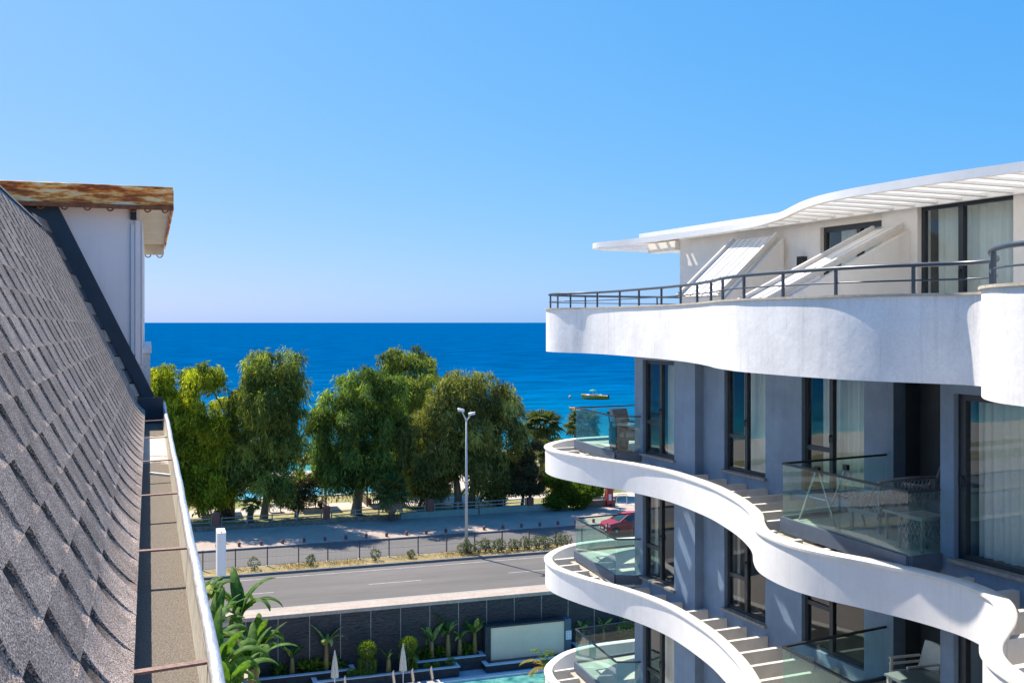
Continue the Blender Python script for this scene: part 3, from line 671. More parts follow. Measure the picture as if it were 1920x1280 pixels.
awning(a_at(1470)+.15, a_at(1380), .0, 1.74, 1.42, .50, 7, 'ribbed white sloping awning nearer the open sea')
awning(-8.95, -8.25, .004, 1.62, 2.95, .27, 2, 'narrow white sloping awning beside the wide terrace door')
obj('wall_lamp', MB().box(a_at(1506), a_at(1496), -.097, .03, 1.05, 1.30).box(a_at(1503), a_at(1499), .0305, .034, 1.08, 1.27), M['black'], hotel)
pipe = MB().tube([(-11.5+.0, .0, 2.24), (-11.5, 0, 2.5), (-11.52, .02, 2.56), (-11.6, .08, 2.6), (-11.68, .14, 2.56), (-11.7, .16, 2.48)], .035, 8)
obj('vent_pipe', pipe, M['alu'], hotel, smooth=True)

# ------------------------------------------------------------------ left: mansard roof, gutter and dormer
WA = (-.8497, 2.2982, H-.80); WROT = math.atan2(.3309, .9437)
wing = empty('hotel_wing', WA, WROT); wing.rotation_euler = (-.0039, 0, WROT)
tag(wing, 'hotel wing with grey shingled mansard roof, box gutter and rusty edged dormer', 'building')
PI_ = R(63.5); SX = -.04                       # roof pitch and foot line
U = Vector((-math.cos(PI_), 0, math.sin(PI_))); NRM = Vector((math.sin(PI_), 0, math.cos(PI_)))
SW, ST, CUT = .345, .131, .10; S0, S1, TT = -2.3, 8.45, 1.92
def rp(s, t, h): return Vector((SX, s, 0)) + U*t + NRM*h
deck_mb = MB().add([tuple(rp(S0, 0, -.03)), tuple(rp(S1, 0, -.03)), tuple(rp(S1, TT, -.03)), tuple(rp(S0, TT, -.03)), tuple(rp(S0, 0, 0)), tuple(rp(S1, 0, 0)), tuple(rp(S1, TT, 0)), tuple(rp(S0, TT, 0))],
                   [(0,1,2,3),(4,7,6,5),(0,4,5,1),(1,5,6,2),(2,6,7,3),(3,7,4,0)])
roof = obj('shingle_roof', deck_mb, M['bluef'], wing)
def shingle_geo(curved=False):
    """one tab and its cut-out: s along the eave, t up the slope"""
    vs = []; fs = []; band = []
    ov = .03
    ts = [0, .16, .36, .54, .70, .86, 1.0] if not curved else [0, .16, .3, .45, .58, .70, .85, 1.0]
    def lift(t): return .0085*(1-t)+.0015
    def P(s, t, h):
        tt = t*ST; x, z = 0, 0
        p = U*tt + NRM*h
        if curved:
            k = (1-t); p = p + Vector((.038*k*k, 0, -.004*k))
        return (p.x, s, p.z)
    def strip(s0, s1, thick, top_t, isband):
        o = len(vs); TS = [t for t in ts] + [top_t]
        for t in TS:
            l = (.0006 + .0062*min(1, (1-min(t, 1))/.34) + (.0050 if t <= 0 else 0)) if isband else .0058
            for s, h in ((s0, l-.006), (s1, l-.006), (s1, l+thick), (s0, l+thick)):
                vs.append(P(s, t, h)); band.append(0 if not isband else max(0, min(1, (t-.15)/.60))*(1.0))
        m = len(TS)
        for i in range(m-1):
            for k in range(4): fs.append((o+i*4+k, o+i*4+(k+1) % 4, o+(i+1)*4+(k+1) % 4, o+(i+1)*4+k))
        fs.append((o, o+3, o+2, o+1)); e = o+(m-1)*4; fs.append((e, e+1, e+2, e+3))
    strip(0, CUT, 0, 1.0, True)
    strip(CUT, SW-.0006, .0066, 1.0, False)
    return vs, fs, band
def shingle_me(name, geo):
    me = bpy.data.meshes.new(name); me.from_pydata(geo[0], [], geo[1]); me.update()
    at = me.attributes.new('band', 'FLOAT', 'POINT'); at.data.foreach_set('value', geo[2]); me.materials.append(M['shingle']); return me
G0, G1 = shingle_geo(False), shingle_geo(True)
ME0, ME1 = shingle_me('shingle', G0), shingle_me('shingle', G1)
cells = []
nrows = int(TT/ST)
for r in range(nrows):
    off = (.22 - CUT*.95*r) % SW - CUT
    j = -10
    while True:
        s = off + j*SW; j += 1
        if s < S0: continue
        if s + SW > S1 + .16: break
        cells.append((s, r))
cp = Vector((.8497*.9437-2.2982*.3309, -(.8497*.3309+2.2982*.9437), .80))   # the eye in this wing's frame
def vis(c):
    s, r = c; d = (rp(s+.17, r*ST, 0)-cp).length; return d + (3 if s < -1.35 else 0)
cells.sort(key=vis); rest = MB(); rb = []
for i, (s, r) in enumerate(cells):
    base = rp(0, r*ST, 0)
    if i < 300:
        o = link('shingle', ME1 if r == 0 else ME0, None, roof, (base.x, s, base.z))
        o.rotation_euler = (0, random.uniform(-.003, .003), 0)
    else:
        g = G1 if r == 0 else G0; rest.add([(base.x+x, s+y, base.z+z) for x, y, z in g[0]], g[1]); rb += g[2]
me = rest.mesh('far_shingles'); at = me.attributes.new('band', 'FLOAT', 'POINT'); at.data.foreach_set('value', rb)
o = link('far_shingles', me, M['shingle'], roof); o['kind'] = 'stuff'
obj('ridge_cap', MB().add([tuple(rp(S0, TT-.015, .010)), tuple(rp(S1-.5, TT-.015, .010)), tuple(rp(S1-.5, TT+.01, .012)), tuple(rp(S0, TT+.01, .012)), tuple(rp(S0, TT, -.3)), tuple(rp(S1-.5, TT, -.3))],
    [(0,1,2,3),(3,2,5,4),(0,3,4),(1,5,2)]), M['shingle'], roof)
# gutter
gut = obj('gutter', MB().box(-.06, .172, S0, 8.75, -.14, -.12), M['felt'], wing)
obj('gutter_wall', MB().box(.1722, .190, S0, 8.75, -.16, -.004), M['gwall'], gut)
obj('gutter_lining', MB().add([(.163, S0, -.1195), (.171, S0, -.1195), (.171, 8.75, -.1195), (.163, 8.75, -.1195), (.1715, S0, -.01), (.1715, 8.75, -.01)], [(0,1,2,3),(0,3,5,4)]), M['gwall'], gut)
rimp = [(.186+.0016*math.sin(s*2.3)+.001*math.sin(s*7), s, .004+.0015*math.sin(s*3.1)) for s in np.linspace(S0, 8.75, 90)]
obj('rim', MB().tube(rimp, .0165, 10), M['steel'], gut, smooth=True)
for i, s in enumerate((-1.25, .09, 1.43, 2.70, 4.01, 5.34, 6.76)):
    obj('strap', MB().bar((-.015, s-.012+random.uniform(-.02, .02), .000), (.176, s+.012+random.uniform(-.02, .02), .001), .026, .006), M['strap'], gut)
obj('offcut_stick', MB().bar((.05, 4.32, -.113), (.165, 4.18, -.113), .02, .012), M['cap'], gut)
obj('end_box', MB().box(-.06, .17, 7.9, 7.92, -.12, .12), M['bluef'], gut)
# the body of the wing under the roof
obj('wing_wall', MB().box(-9, -.062, -6, 14.6, -18.9, -.12), M['body'], wing)
obj('eave_soffit', MB().box(-.061, .172, S0, 8.75, -.22, -.145), M['body'], wing)
obj('roof_top', MB().box(-9, rp(0, TT, -.03).x-.01, -2.3, 8.4, 1.55, rp(0, TT, 0).z-.02), M['recess'], wing)
# dormer
YD = 9.06
mb = MB().add([(x, y, z) for y in (YD, 14.4) for x, z in ((-3.0, -.1), (-.04, -.1), (-.04, 2.06), (-3.0, 2.06))], [(0,1,2,3),(7,6,5,4),(0,4,5,1),(1,5,6,2),(2,6,7,3),(3,7,4,0)])
dor = obj('dormer', mb, M['dwall'], wing); dor['label'] = 'pale dormer with a rusty roof edge'
def onD(x, z, y): return (x, y, z)
fl = [(-1.06, 2.06), (-.85, 2.06), (.10, .06), (-.01, .03)]
m1 = MB().add([(x, YD-.05, z) for x, z in fl] + [(x, YD-.004, z) for x, z in fl], [(0,3,2,1),(4,5,6,7),(0,1,5,4),(1,2,6,5),(2,3,7,6),(3,0,4,7)])
obj('flashing', m1, M['bluef'], dor)
obj('gap_shade', MB().add([(x, YD-.0035, z) for x, z in ((-1.5, 2.05), (-1.0, 2.05), (.02, .04), (-.3, .04))], [(0, 3, 2, 1)]), M['recess'], dor)  # dark sheet that paints in the shade of the gap
obj('flashing', MB().bar((-1.32, YD-.03, 2.02), (-.93, YD-.03, 1.90), .05, .10), M['bluef'], dor)
for i in range(13):                               # step flashing pieces in the gap beside the roof
    t = .12 + i*.155; p = rp(S1+.02, t, -.02)
    mm = MB().add([(p.x-.02, S1-.05, p.z), (p.x+.06, YD-.055, p.z-.02), (p.x+.06-.055, YD-.055, p.z+.10), (p.x-.02-.055, S1-.05, p.z+.12), (p.x-.06, S1-.05, p.z-.02), (p.x+.0, YD-.055, p.z-.06)], [(0,1,2,3),(0,4,5,1)])
    obj('step_flashing', mm, M['shingle'] if i % 2 == 0 else M['recess'], dor)
obj('corner_trim', MB().box(-.135, -.10, YD-.028, YD-.003, .50, 1.86), M['bolt'], dor)
obj('corner_trim', MB().box(-.092, -.03, YD-.02, YD-.003, .40, 1.90).box(-.0398, -.02, YD-.02, 14.4, .40, 1.90), M['dwall'], dor)
obj('eave_bracket', MB().box(-.14, -.08, YD-.045, YD-.003, 1.90, 2.02), M['black'], dor)
obj('roof_deck', MB().box(-3.0, .265, YD-.17, 14.55, 2.062, 2.20), M['soffit'], dor)
# rusty roof edge: rolled top, flat band, drip lip
YF = YD-.19
ed = obj('rusty_edge', MB().box(-3.0, .275, YF, YF+.018, 2.035, 2.178), M['rust'], dor)
obj('rolled_top', MB().tube([(-3.0, YF+.012, 2.208), (.277, YF+.012, 2.208)], .031, 12), M['rust'], ed, smooth=True)
obj('drip_lip', MB().box(-3.0, .285, YF-.03, YF+.016, 1.995, 2.034), M['rustd'], ed)
obj('drip_lip', MB().box(.266, .285, YF+.02, 14.55, 2.0, 2.21), M['rust'], ed)
obj('rear_edge', MB().box(-.038, .262, 14.5, 14.56, 1.90, 2.061), M['soffit'], ed)
def ring(x, y, z, r=.030):
    pts = [(x+r*math.cos(t), y, z+r*math.sin(t)) for t in np.linspace(math.pi*1.02, math.pi*1.98, 9)]
    return MB().tube(pts, .009, 6)
for x in (-1.45, -1.22, -.98, -.76, -.545, -.33, -.11, .03, .20): obj('hanging_loop', ring(x, YF-.01, 2.0), M['rustd'], ed, smooth=True)
for x in (.03, .20): obj('hanging_loop', ring(x, 14.53, 1.90, .04), M['rustd'], ed, smooth=True)
obj('window_sill', MB().box(-.0385, .07, YD+.02, 13.8, .51, .57), M['bolt'], dor)
obj('window_pane', MB().box(-.0385, .035, YD+.10, 13.5, .10, .508), M['carglass'], dor)
obj('window_frame', MB().box(.0352, .055, YD+.12, YD+.20, .10, .508).box(-.0385, .055, YD+.06, YD+.098, .10, .508), M['steel'], dor)

# ------------------------------------------------------------------ black stone retaining wall and planters
def rthing(name, p, q, z, label, cat, group=None, rz=0):
    x, y = RW(p, q); return tag(empty(name, (x, y, z), ROADROT + rz), label, cat, group)
rw = rthing('retaining_wall', 0, 57.3, -3.7, 'tall black stone retaining wall with pale upright joints below the road', 'wall')
obj('core', MB().box(4.2, 48, .12, .48, 0, 3.62), M['slate'], rw)
obj('coping', MB().box(4.15, 48, -.04, .497, 3.622, 3.818), M['paver'], rw)
jx = [4.4] + [6.1 + 1.695*k for k in range(22)]
for i, x in enumerate(jx[:-1]):
    obj('joint_strip', MB().box(x-.022, x+.022, .05, .118, .0, 3.618), M['joint'], rw)
    pm_ = MB(); z = .0; x1 = jx[i+1]-.024; x0 = x+.024
    while z < 3.6:
        h = random.choice((.05, .06, .08, .1)); xx = x0
        if z + h > 3.61: h = 3.615 - z
        if h < .01: break
        while xx < x1 - .01:
            wd = min(random.uniform(.18, .55), x1-xx)
            if x1-xx-wd < .08: wd = x1-xx
            pr_ = random.uniform(.0, .045); pm_.box(xx+.002, xx+wd-.002, .055-pr_*.9, .1185, z+.002, z+h-.002); xx += wd
        z += h
    obj('ledger_panel', pm_, M['slate'], rw)['kind'] = 'stuff'
obj('end_wall', MB().box(4.17, 4.42, -4.5, .115, 0, 2.4), M['slate'], rw)
def planter(p0, p1, q0, q1, ztop, label):
    t = rthing('planter', p0, q0, -3.7, label, 'planter'); L_ = p1-p0; D_ = q1-q0; h = ztop+3.7
    mb = MB(); z = 0
    while z < h-.05:
        hh = min(random.choice((.06, .08, .1)), h-.045-z); x = 0
        while x < L_:
            wd = min(random.uniform(.2, .6), L_-x); mb.box(x+.002, x+wd-.002, -random.uniform(0, .03), .15, z+.001, z+hh-.002); x += wd
        z += hh
    obj('stone_face', mb, M['slate'], t)['kind'] = 'stuff'
    obj('side', MB().box(0, .15, .152, D_, 0, h-.05).box(L_-.15, L_, .152, D_, 0, h-.05), M['slate'], t)
    obj('cap', MB().box(-.06, L_+.06, -.06, .20, h-.048, h), M['capstone'], t)
    obj('end_cap', MB().box(L_-.2, L_+.06, .202, min(D_, .8), h-.048, h).box(-.06, .2, .202, min(D_, .8), h-.048, h), M['capstone'], t)
    obj('soil', MB().box(.152, L_-.152, .152, D_, .02, h-.12), M['earth'], t)
planter(3.2, 10.1, 56.4, 57.35, -2.93, 'long low black stone planter holding two banana plants')
planter(7.8, 15.8, 55.55, 56.35, -3.13, 'lowest black stone planter holding clipped shrubs')
planter(13.6, 17.55, 56.4, 57.35, -2.93, 'black stone planter holding four banana plants beside the beige panel')
planter(23.2, 33.0, 56.4, 57.35, -3.0, 'black stone planter with leafy plants beyond the beige panel')
bpn = rthing('screen_wall', 17.7, 56.4, -3.7, 'beige rendered screen wall in a black stone frame by the pool', 'wall')
obj('panel', MB().box(.22, 4.75, .06, .30, .02, 2.22), M['panel'], bpn)
obj('pier', MB().box(-.12, .218, -.02, .5, .0, 2.24), M['slate'], bpn); obj('pier', MB().box(4.752, 5.15, -.02, .5, .0, 2.34), M['fascia'], bpn)
obj('top', MB().box(-.12, 4.75, .0, .5, 2.242, 2.34), M['slate'], bpn)
obj('trough', MB().box(-.3, 5.4, -.85, -.022, .0, .40), M['slate'], bpn); obj('trough_cap', MB().box(-.36, 5.46, -.9, -.6, .402, .45).box(-.36, -.1, -.598, -.024, .402, .45).box(5.2, 5.46, -.598, -.024, .402, .45), M['capstone'], bpn)
nb_ = rthing('notice_board', 22.66, 56.34, -2.55, 'small white notice plate with dark marks on the dark pier', 'sign')
obj('plate', MB().box(-.15, .2, .0, .02, 0, .52), M['wsign'], nb_)
for x, z in ((-.08, .42), (.06, .42), (-.08, .26), (.06, .26), (-.08, .1), (.06, .1)): obj('mark', MB().box(x, x+.05, -.004, -.0005, z, z+.03), M['black'], nb_)

# ------------------------------------------------------------------ banana plants
def banana_leaf(L, W, droop, torn, seed):
    r = random.Random(seed); n = 14; mb = MB(); vs = []; cols = []
    spine = []; ang = 1.25; x = z = 0
    for i in range(n+1):
        t = i/n; spine.append((x, z)); ang -= droop/n*(0.4+1.6*t); x += L/n*math.cos(ang); z += L/n*math.sin(ang)
    for i, (x, z) in enumerate(spine):
        t = i/n
        wd = 0.02 if t < .12 else W*.5*math.sin(math.pi*min(1, max(0, (t-.10)/.90))**.8)**.55*(1-.12*t)
        wd = max(wd, .015); tn = 1 - torn*r.random()
        vs += [(x, wd*tn, z-wd*.25), (x, wd*.5, z+wd*.12), (x, 0, z), (x, -wd*.5, z+wd*.12), (x, -wd*(1-torn*r.random()), z-wd*.25)]
    fs = [(i*5+k, i*5+k+1, (i+1)*5+k+1, (i+1)*5+k) for i in range(n) for k in range(4)]
    mb.add(vs, fs)
    if torn > .2:                                   # split blade: drop a few outer quads
        mb.f = [f for j, f in enumerate(mb.f) if not ((j % 4 in (0, 3)) and r.random() < torn*.45)]
    me = mb.mesh('leaf', True); setvar(me); return me
BL = [banana_leaf(1.0, .215, d, t, i) for i, (d, t) in enumerate(((1.3, .12), (1.9, .3), (2.4, .45), (.8, .1), (2.8, .6)))]
for b in BL: b.materials.append(M['lf_ban'])
BLW = [banana_leaf(1.0, .33, d, t, 20+i) for i, (d, t) in enumerate(((1.1, .1), (1.6, .2), (2.3, .35), (.7, .1), (2.6, .4)))]
for b in BLW: b.materials.append(M['lf_ban'])
BLY = [b.copy() for b in BLW]
for b in BLY: b.materials.clear(); b.materials.append(M['lf_bany'])
def banana(p, q, z, h, nl, leaf, label, group=None, pale=.15, rad=.11, seed=0, lean=0):
    r = random.Random(seed); t = rthing('banana_plant', p, q, z, label, 'banana plant', group, r.random()*6)
    pts = [(lean*i/6*h*.3, 0, h*i/6) for i in range(7)]
    obj('stem', MB().tube(pts, [rad*(1.15-.5*i/6) for i in range(7)], 9), M['pseudo'], t, smooth=True)
    for i in range(nl):
        a = i*2.4 + r.uniform(-.4, .4); k = r.choice((0, 1, 1, 2, 4, 3) if i > 1 else (3, 3, 0))
        o = link('leaf', (BLY if r.random() < pale else (BLW if pale > .2 else BL))[k], None, t, (lean*h*.3, 0, h*(.98 - .012*i)), (r.uniform(-.3, .3), r.uniform(-.25, .15), a))
        s = leaf*r.uniform(.75, 1.15); o.scale = (s, s, s)
    return t
bp_ = [(6.8, 57.0, .95, 6, .72, 'short curled banana plant in the long planter'), (8.65, 57.0, 1.45, 8, 1.0, 'tallest banana plant with broad upright leaves against the black wall'), (11.95, 56.2, .75, 4, .5, 'thin young banana plant between two clipped shrubs'),
       (14.6, 57.0, 1.05, 6, .8, 'banana plant at the open end of the four plant row'), (15.55, 57.0, 1.35, 6, .9, 'banana plant second from the open end of the four plant row'), (16.25, 57.0, 1.0, 5, .7, 'banana plant third from the open end of the four plant row'), (17.15, 57.0, 1.3, 7, .85, 'banana plant right beside the beige screen wall')]
for i, (p, q, h, nl, lf, lb) in enumerate(bp_):
    banana(p, q, -3.08 if q > 56.5 else -3.25, h, nl, lf*1.45, lb, 'banana plants by the black wall', .7, .15, 30+i)
for i, p in enumerate((23.9, 25.2, 26.4, 27.5)): banana(p, 57.0, -3.12, .75, 6, .95, 'leafy banana plant in the planter beyond the beige screen wall', 'banana plants beyond the screen wall', .35, .09, 60+i)
bigs = [((395, 1205), 46, 6.6, 'banana plant with the tallest leaves beside the gutter'), ((450, 1150), 50, 5.6, 'banana plant leaning over the garden path'), ((415, 1245), 44, 4.6, 'large leaved banana plant in front of the black wall end'), ((470, 1255), 47, 3.3, 'low banana plant at the foot of the large clump'), ((385, 1120), 51, 6.9, 'banana plant standing behind the large clump'), ((430, 1290), 42, 3.4, 'bright low banana plant in the shade of the clump'), ((480, 1215), 49, 3, 'outermost banana plant of the large clump towards the black wall'), ((405, 1170), 48, 5, 'banana plant in the middle of the large clump')]
for i, ((x, y), d, hh, lb) in enumerate(bigs):
    X, Y = (x-960)/F*d, d; ztop = H - (y-Y0)/F*d
    p, q = X*E1[0]+Y*E1[1], X*E2[0]+Y*E2[1]
    zb = -1.2 if p < 4.0 else -3.70
    banana(p, q, zb, max(1.5, ztop-zb), 13, 2.5, lb, 'large banana clump beside the gutter', .06, .17, 90+i)

# ------------------------------------------------------------------ leafy bushes
def clump_leaves(c, rad, n, ln, wd, up=.3, hollow=.55, flat=1.0):
    d = unit(rng.normal(size=(n, 3))); rr = (hollow + (1-hollow)*rng.random(n)**.6)
    P = d*rr[:, None]*np.array(rad) + np.array(c)
    D = unit(d*.7 + rng.normal(size=(n, 3))*.6 + np.array([0, 0, up]))
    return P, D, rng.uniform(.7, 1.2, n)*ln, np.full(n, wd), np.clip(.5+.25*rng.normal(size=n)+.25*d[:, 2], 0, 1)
def leafobj(name, parts, m, parent, loc=None):
    P, D, L_, W_, V_ = [np.concatenate(x) for x in zip(*parts)]
    return link(name, leaf_mesh(name, P, D, L_, W_, V_), m, parent, loc)
def bush(p, q, z, h, w_, m, label, cat='shrub', group=None, n=260, ln=.12, name='shrub'):
    t = rthing(name, p, q, z, label, cat, group)
    st = MB()
    for k in range(4): st.tube([(0, 0, -.02), (math.cos(k*1.6)*w_*.2, math.sin(k*1.6)*w_*.2, h*.5)], [.02, .008], 5)
    obj('stem', st, M['bark_p'], t)
    leafobj('foliage', [clump_leaves((0, 0, h*.55), (w_/2, w_/2, h*.48), n, ln, ln*.45)], m, t); return t
med = [(458, 1), (510, 0), (580, 0), (700, 1), (765, 0)]
for i, x in enumerate((476, 581, 701, 765)): 
    p, q = RL(x, (1071, 1061, 1052, 1045)[i]); bush(p, 68.15, .16, (.75, .65, .75, .5)[i], (.75, .6, .75, .5)[i], M['lf_bush'], ('largest lone round shrub on the median near the white totem sign', 'lone shrub at the doubled fence post on the median', 'lone round shrub on the median below the thick pale tree', 'smallest lone shrub on the median before the street lamp')[i], group='lone median shrubs', n=230, ln=.13)
for i, x in enumerate((862, 872, 880, 896, 908, 919, 930, 937, 957, 968, 982, 989, 1004, 1011, 1020, 1029, 1044, 1053, 1065)):
    p = RL(x, 1040-(x-862)*.06)[0]; h = random.uniform(.6, .95)
    bush(p, random.uniform(67.95, 68.4), .16, h, random.uniform(.55, .8), M['lf_bush'], 'low shrub in the dense row beyond the street lamp on the median', group='shrub row on the median', n=230, ln=.13)
# clipped shrubs: a cube with a ball above it
def topiary(p, q, z, label):
    t = rthing('topiary', p, q, z, label, 'topiary', 'clipped ball shrubs')
    obj('stem', MB().tube([(0, 0, 0), (0, 0, 1.5)], .04, 6), M['bark_p'], t)
    parts = []
    n = 1500; s = rng.uniform(-.5, .5, (n, 3)); ax = rng.integers(0, 3, n); s[np.arange(n), ax] = np.sign(s[np.arange(n), ax])*.5*rng.uniform(.8, 1.06, n)
    Pc = s*np.array([.84, .84, .80]) + np.array([0, 0, .41]); Dc = unit(s+rng.normal(size=(n, 3))*.5)
    parts.append((Pc, Dc, rng.uniform(.06, .11, n), np.full(n, .045), rng.random(n)))
    leafobj('cube_foliage', parts, M['lf_top'], t)
    leafobj('ball_foliage', [clump_leaves((0, 0, 1.40), (.50, .50, .44), 1500, .10, .045, hollow=.82)], M['lf_top'], t)
topiary(10.75, 56.15, -3.25, 'bright clipped shrub of cube and ball nearer the tallest banana plant')
topiary(13.05, 56.15, -3.25, 'clipped shrub of cube and ball behind a closed parasol')
for i, (p, lb) in enumerate(((9.9, 'small green bush at the corner of the long planter'), (15.4, 'small green bush at the end of the lowest planter'), (14.6, 'tiny green bush in the lowest planter'), (14.1, 'tiny green bush at the foot of the banana row'))):
    bush(p, 55.95, -3.25, (.5, .5, .32, .3)[i], (.6, .6, .4, .4)[i], M['lf_top'], lb, n=300, ln=.09)
for p in (6.1, 7.5, 8.1, 9.2, 14.2, 15.0, 16.7): bush(p, 57.1, -3.06, .5, .6, M['lf_fig'], 'dark strappy undergrowth plant at the foot of the banana plants', 'plant', 'undergrowth below the bananas', 90, .34, 'undergrowth_plant')
for p in (26.6, 27.8, 28.9): bush(p, 56.6, -3.12, 1.1, 1.4, M['lf_fig'], 'airy green bush seen through the lower glass balustrade', 'shrub', 'bushes behind the lower glass', 700, .16)

# feathery palms at the pool corner
def areca(p, q, z, label, fr):
    t = rthing('areca_palm', p, q, z, label, 'palm')
    obj('stem', MB().tube([(0, 0, -.1), (.03, 0, .5)], [.07, .05], 7), M['pseudo'], t)
    for a, L_, lift, gold in fr:
        pts = []; x = z_ = 0; g = lift; n = 16
        for i in range(n+1):
            pts.append(Vector((x*math.cos(a), x*math.sin(a), .45+z_))); g -= 1.9/n; x += L_/n*math.cos(g); z_ += L_/n*math.sin(g)
        Ps, Ds, Ls = [], [], []
        for i in range(3, n*3):
            u_ = i/3; k = int(u_); f_ = u_-k; k = min(k, n-1); c = pts[k].lerp(pts[k+1], f_); d = (pts[k+1]-pts[k]).normalized(); sdv = Vector((-math.sin(a), math.cos(a), 0))
            for s in (-1, 1):
                Ps.append(c); Ds.append((sdv*s*.8 + d*.7 - Vector((0, 0, .25+.3*random.random()))).normalized()); Ls.append(.42*(1-.6*abs(u_/n-.45)))
        me = leaf_mesh('frond', np.array(Ps), np.array(Ds), np.array(Ls), .035, rng.random(len(Ps)))
        link('frond', me, M['lf_gold'] if gold else M['lf_areca'], t)
areca(20.2, 53.0, -3.55, 'feathery palm with one golden frond at the pool edge', [(2.6, 1.9, 1.25, 1), (3.4, 1.5, 1.1, 1), (1.2, 2.0, 1.45, 0), (.4, 1.9, 1.35, 0), (5.2, 1.8, 1.2, 0), (4.3, 1.7, .9, 0), (1.9, 2.1, 1.5, 0), (5.9, 1.8, 1.3, 0), (.9, 1.6, 1.0, 0)])

# closed parasols and loungers
def parasol(p, q, label):
    t = rthing('closed_parasol', p, q, -3.7, label, 'parasol', 'closed pool parasols')
    obj('pole', MB().tube([(0, 0, .03), (0, 0, 2.42)], .025, 8), M['wsign'], t)
    obj('base', MB().lathe([(.28, 0), (.28, .05), (.05, .09), (.04, .2)], 16), M['kerb'], t)
    n = 16; secs = []
    for z, r_ in ((1.0, .17), (1.15, .165), (1.45, .145), (1.8, .11), (2.1, .07), (2.35, .03), (2.46, .006)):
        secs.append([(r_*(1+.22*(-1)**k)*math.cos(2*math.pi*k/n), r_*(1+.22*(-1)**k)*math.sin(2*math.pi*k/n), z) for k in range(n)])
    obj('canopy', MB().loft(secs), M['umb'], t)
parasol(8.75, 54.7, 'closed cream parasol in front of the long planter')
parasol(12.4, 54.6, 'closed cream parasol between two beige sun loungers')
def lounger(p, q, label):
    t = rthing('sun_lounger', p, q, -3.7, label, 'sun lounger', 'pool loungers')
    obj('seat', MB().box(-.32, .32, -1.35, .0, .30, .33), M['sling'], t)
    obj('backrest', MB().bar((0, .0, .33), (0, .42, .86), .64, .03, up=(1, 0, 0)).add([], []), M['sling'], t)
    for x, y in ((-.3, -1.25), (.3, -1.25), (-.3, -.05), (.3, -.05)): obj('leg', MB().box(x-.02, x+.02, y-.02, y+.02, 0, .30), M['wsign'], t)
    obj('frame', MB().box(-.345, -.322, -1.37, .02, .28, .33).box(.322, .345, -1.37, .02, .28, .33), M['wsign'], t)
for p, lb in ((9.3, 'beige sun lounger beside the parasol of the long planter'), (11.9, 'beige sun lounger before the parasol between two loungers'), (12.95, 'beige sun lounger just past the parasol between two loungers'), (14.0, 'beige sun lounger at the pool corner')): lounger(p, 54.5, lb)

# ------------------------------------------------------------------ totem sign on a black pole
sg = rthing('totem_sign', 3.15, 58.3, .12, 'tall white box sign on a black pole beside the road', 'sign')
obj('pole', MB().tube([(0, 0, 0), (0, 0, 2.5)], .11, 12), M['black'], sg, smooth=True)
obj('cabinet', MB().box(-.22, .22, -.85, .55, 2.3, 4.62), M['wsign'], sg); obj('cap', MB().box(-.03, .03, -.75, -.68, 4.622, 4.66), M['black'], sg)
obj('edge_trim', MB().box(-.225, -.2205, -.86, .56, 2.3, 4.62).box(.2205, .225, -.86, .56, 2.3, 4.62), M['cap'], sg)

# ------------------------------------------------------------------ street lamp, fence, bollards
lp = rthing('street_lamp', 20.0, 68.5, .16, 'tall pale street lamp with two heads on the median', 'street lamp')
obj('pole', MB().tube([(0, 0, 0), (0, 0, 4.8), (0, 0, 9.2)], [.12, .09, .055], 12), M['lamp'], lp, smooth=True)
obj('base_plate', MB().box(-.25, .25, -.25, .25, 0, .05), M['kerb'], lp)
for sx, dz, dy in ((-1, .92, .6), (1, .52, -.6)):
    ex = (sx*.32, dy*.12, 9.2+dz*.62)
    arm = obj('arm', MB().tube([(0, 0, 9.05), (ex[0]*.5, ex[1]*.5, 9.1+(dz*.62)*.55), ex], [.05, .045, .04], 8), M['lamp'], lp, smooth=True)
    hd = MB(); secs = []
    for i in range(7):
        t = i/6; wv = .15*math.sin(math.pi*(.12+.82*t))**.6; c = Vector(ex) + Vector((sx*.6, dy*.35, .12)).normalized()*(t-.4)*.46
        sv = Vector((-dy*.5, sx*.6, 0)).normalized()
        secs.append([tuple(c + sv*wv*math.cos(k*math.pi/4) + Vector((0, 0, .13*math.sin(k*math.pi/4)*(.6+.4*(k < 4))))) for k in range(8)])
    obj('lamp_head', hd.loft(secs), M['bwhite'], arm, smooth=True)
fen = rthing('median_fence', 0, 68.9, .16, 'low dark wire fence with posts along the median', 'fence')
for k in range(-6, 26):
    x = 2.62 + 2.01*k + (0 if k != 4 else -.1)
    obj('post', MB().box(x-.035, x+.035, -.035, .035, 0, 1.28), M['rail'], fen); obj('footing', MB().box(x-.09, x+.09, -.09, .09, 0, .05), M['panel'], fen)
    wm = MB()
    for j in range(1, 24): xx = x + 2.01*j/24; wm.box(xx-.003, xx+.003, -.003, .003, .05, 1.18)
    for z in (.08, .6, 1.16): wm.box(x+.036, x+1.97, -.005, .005, z-.005, z+.005)
    obj('wire_panel', wm, M['rail'], fen)
bm_ = MB().lathe([(.10, 0), (.105, .15), (.125, .17), (.125, .23), (.09, .28), (.04, .32)], 12).mesh('bollard'); bm_.materials.append(M['brick'])
for k in range(-3, 26):
    if k == 11: continue
    x, y = RW(5.35+1.515*k, 75.75); o = link('bollard', bm_, None, None, (x, y, .12), (0, 0, random.random()))
    tag(o, 'short rusty red stone bollard along the edge of the shaded park sidewalk', 'bollard', 'bollards along the park sidewalk')

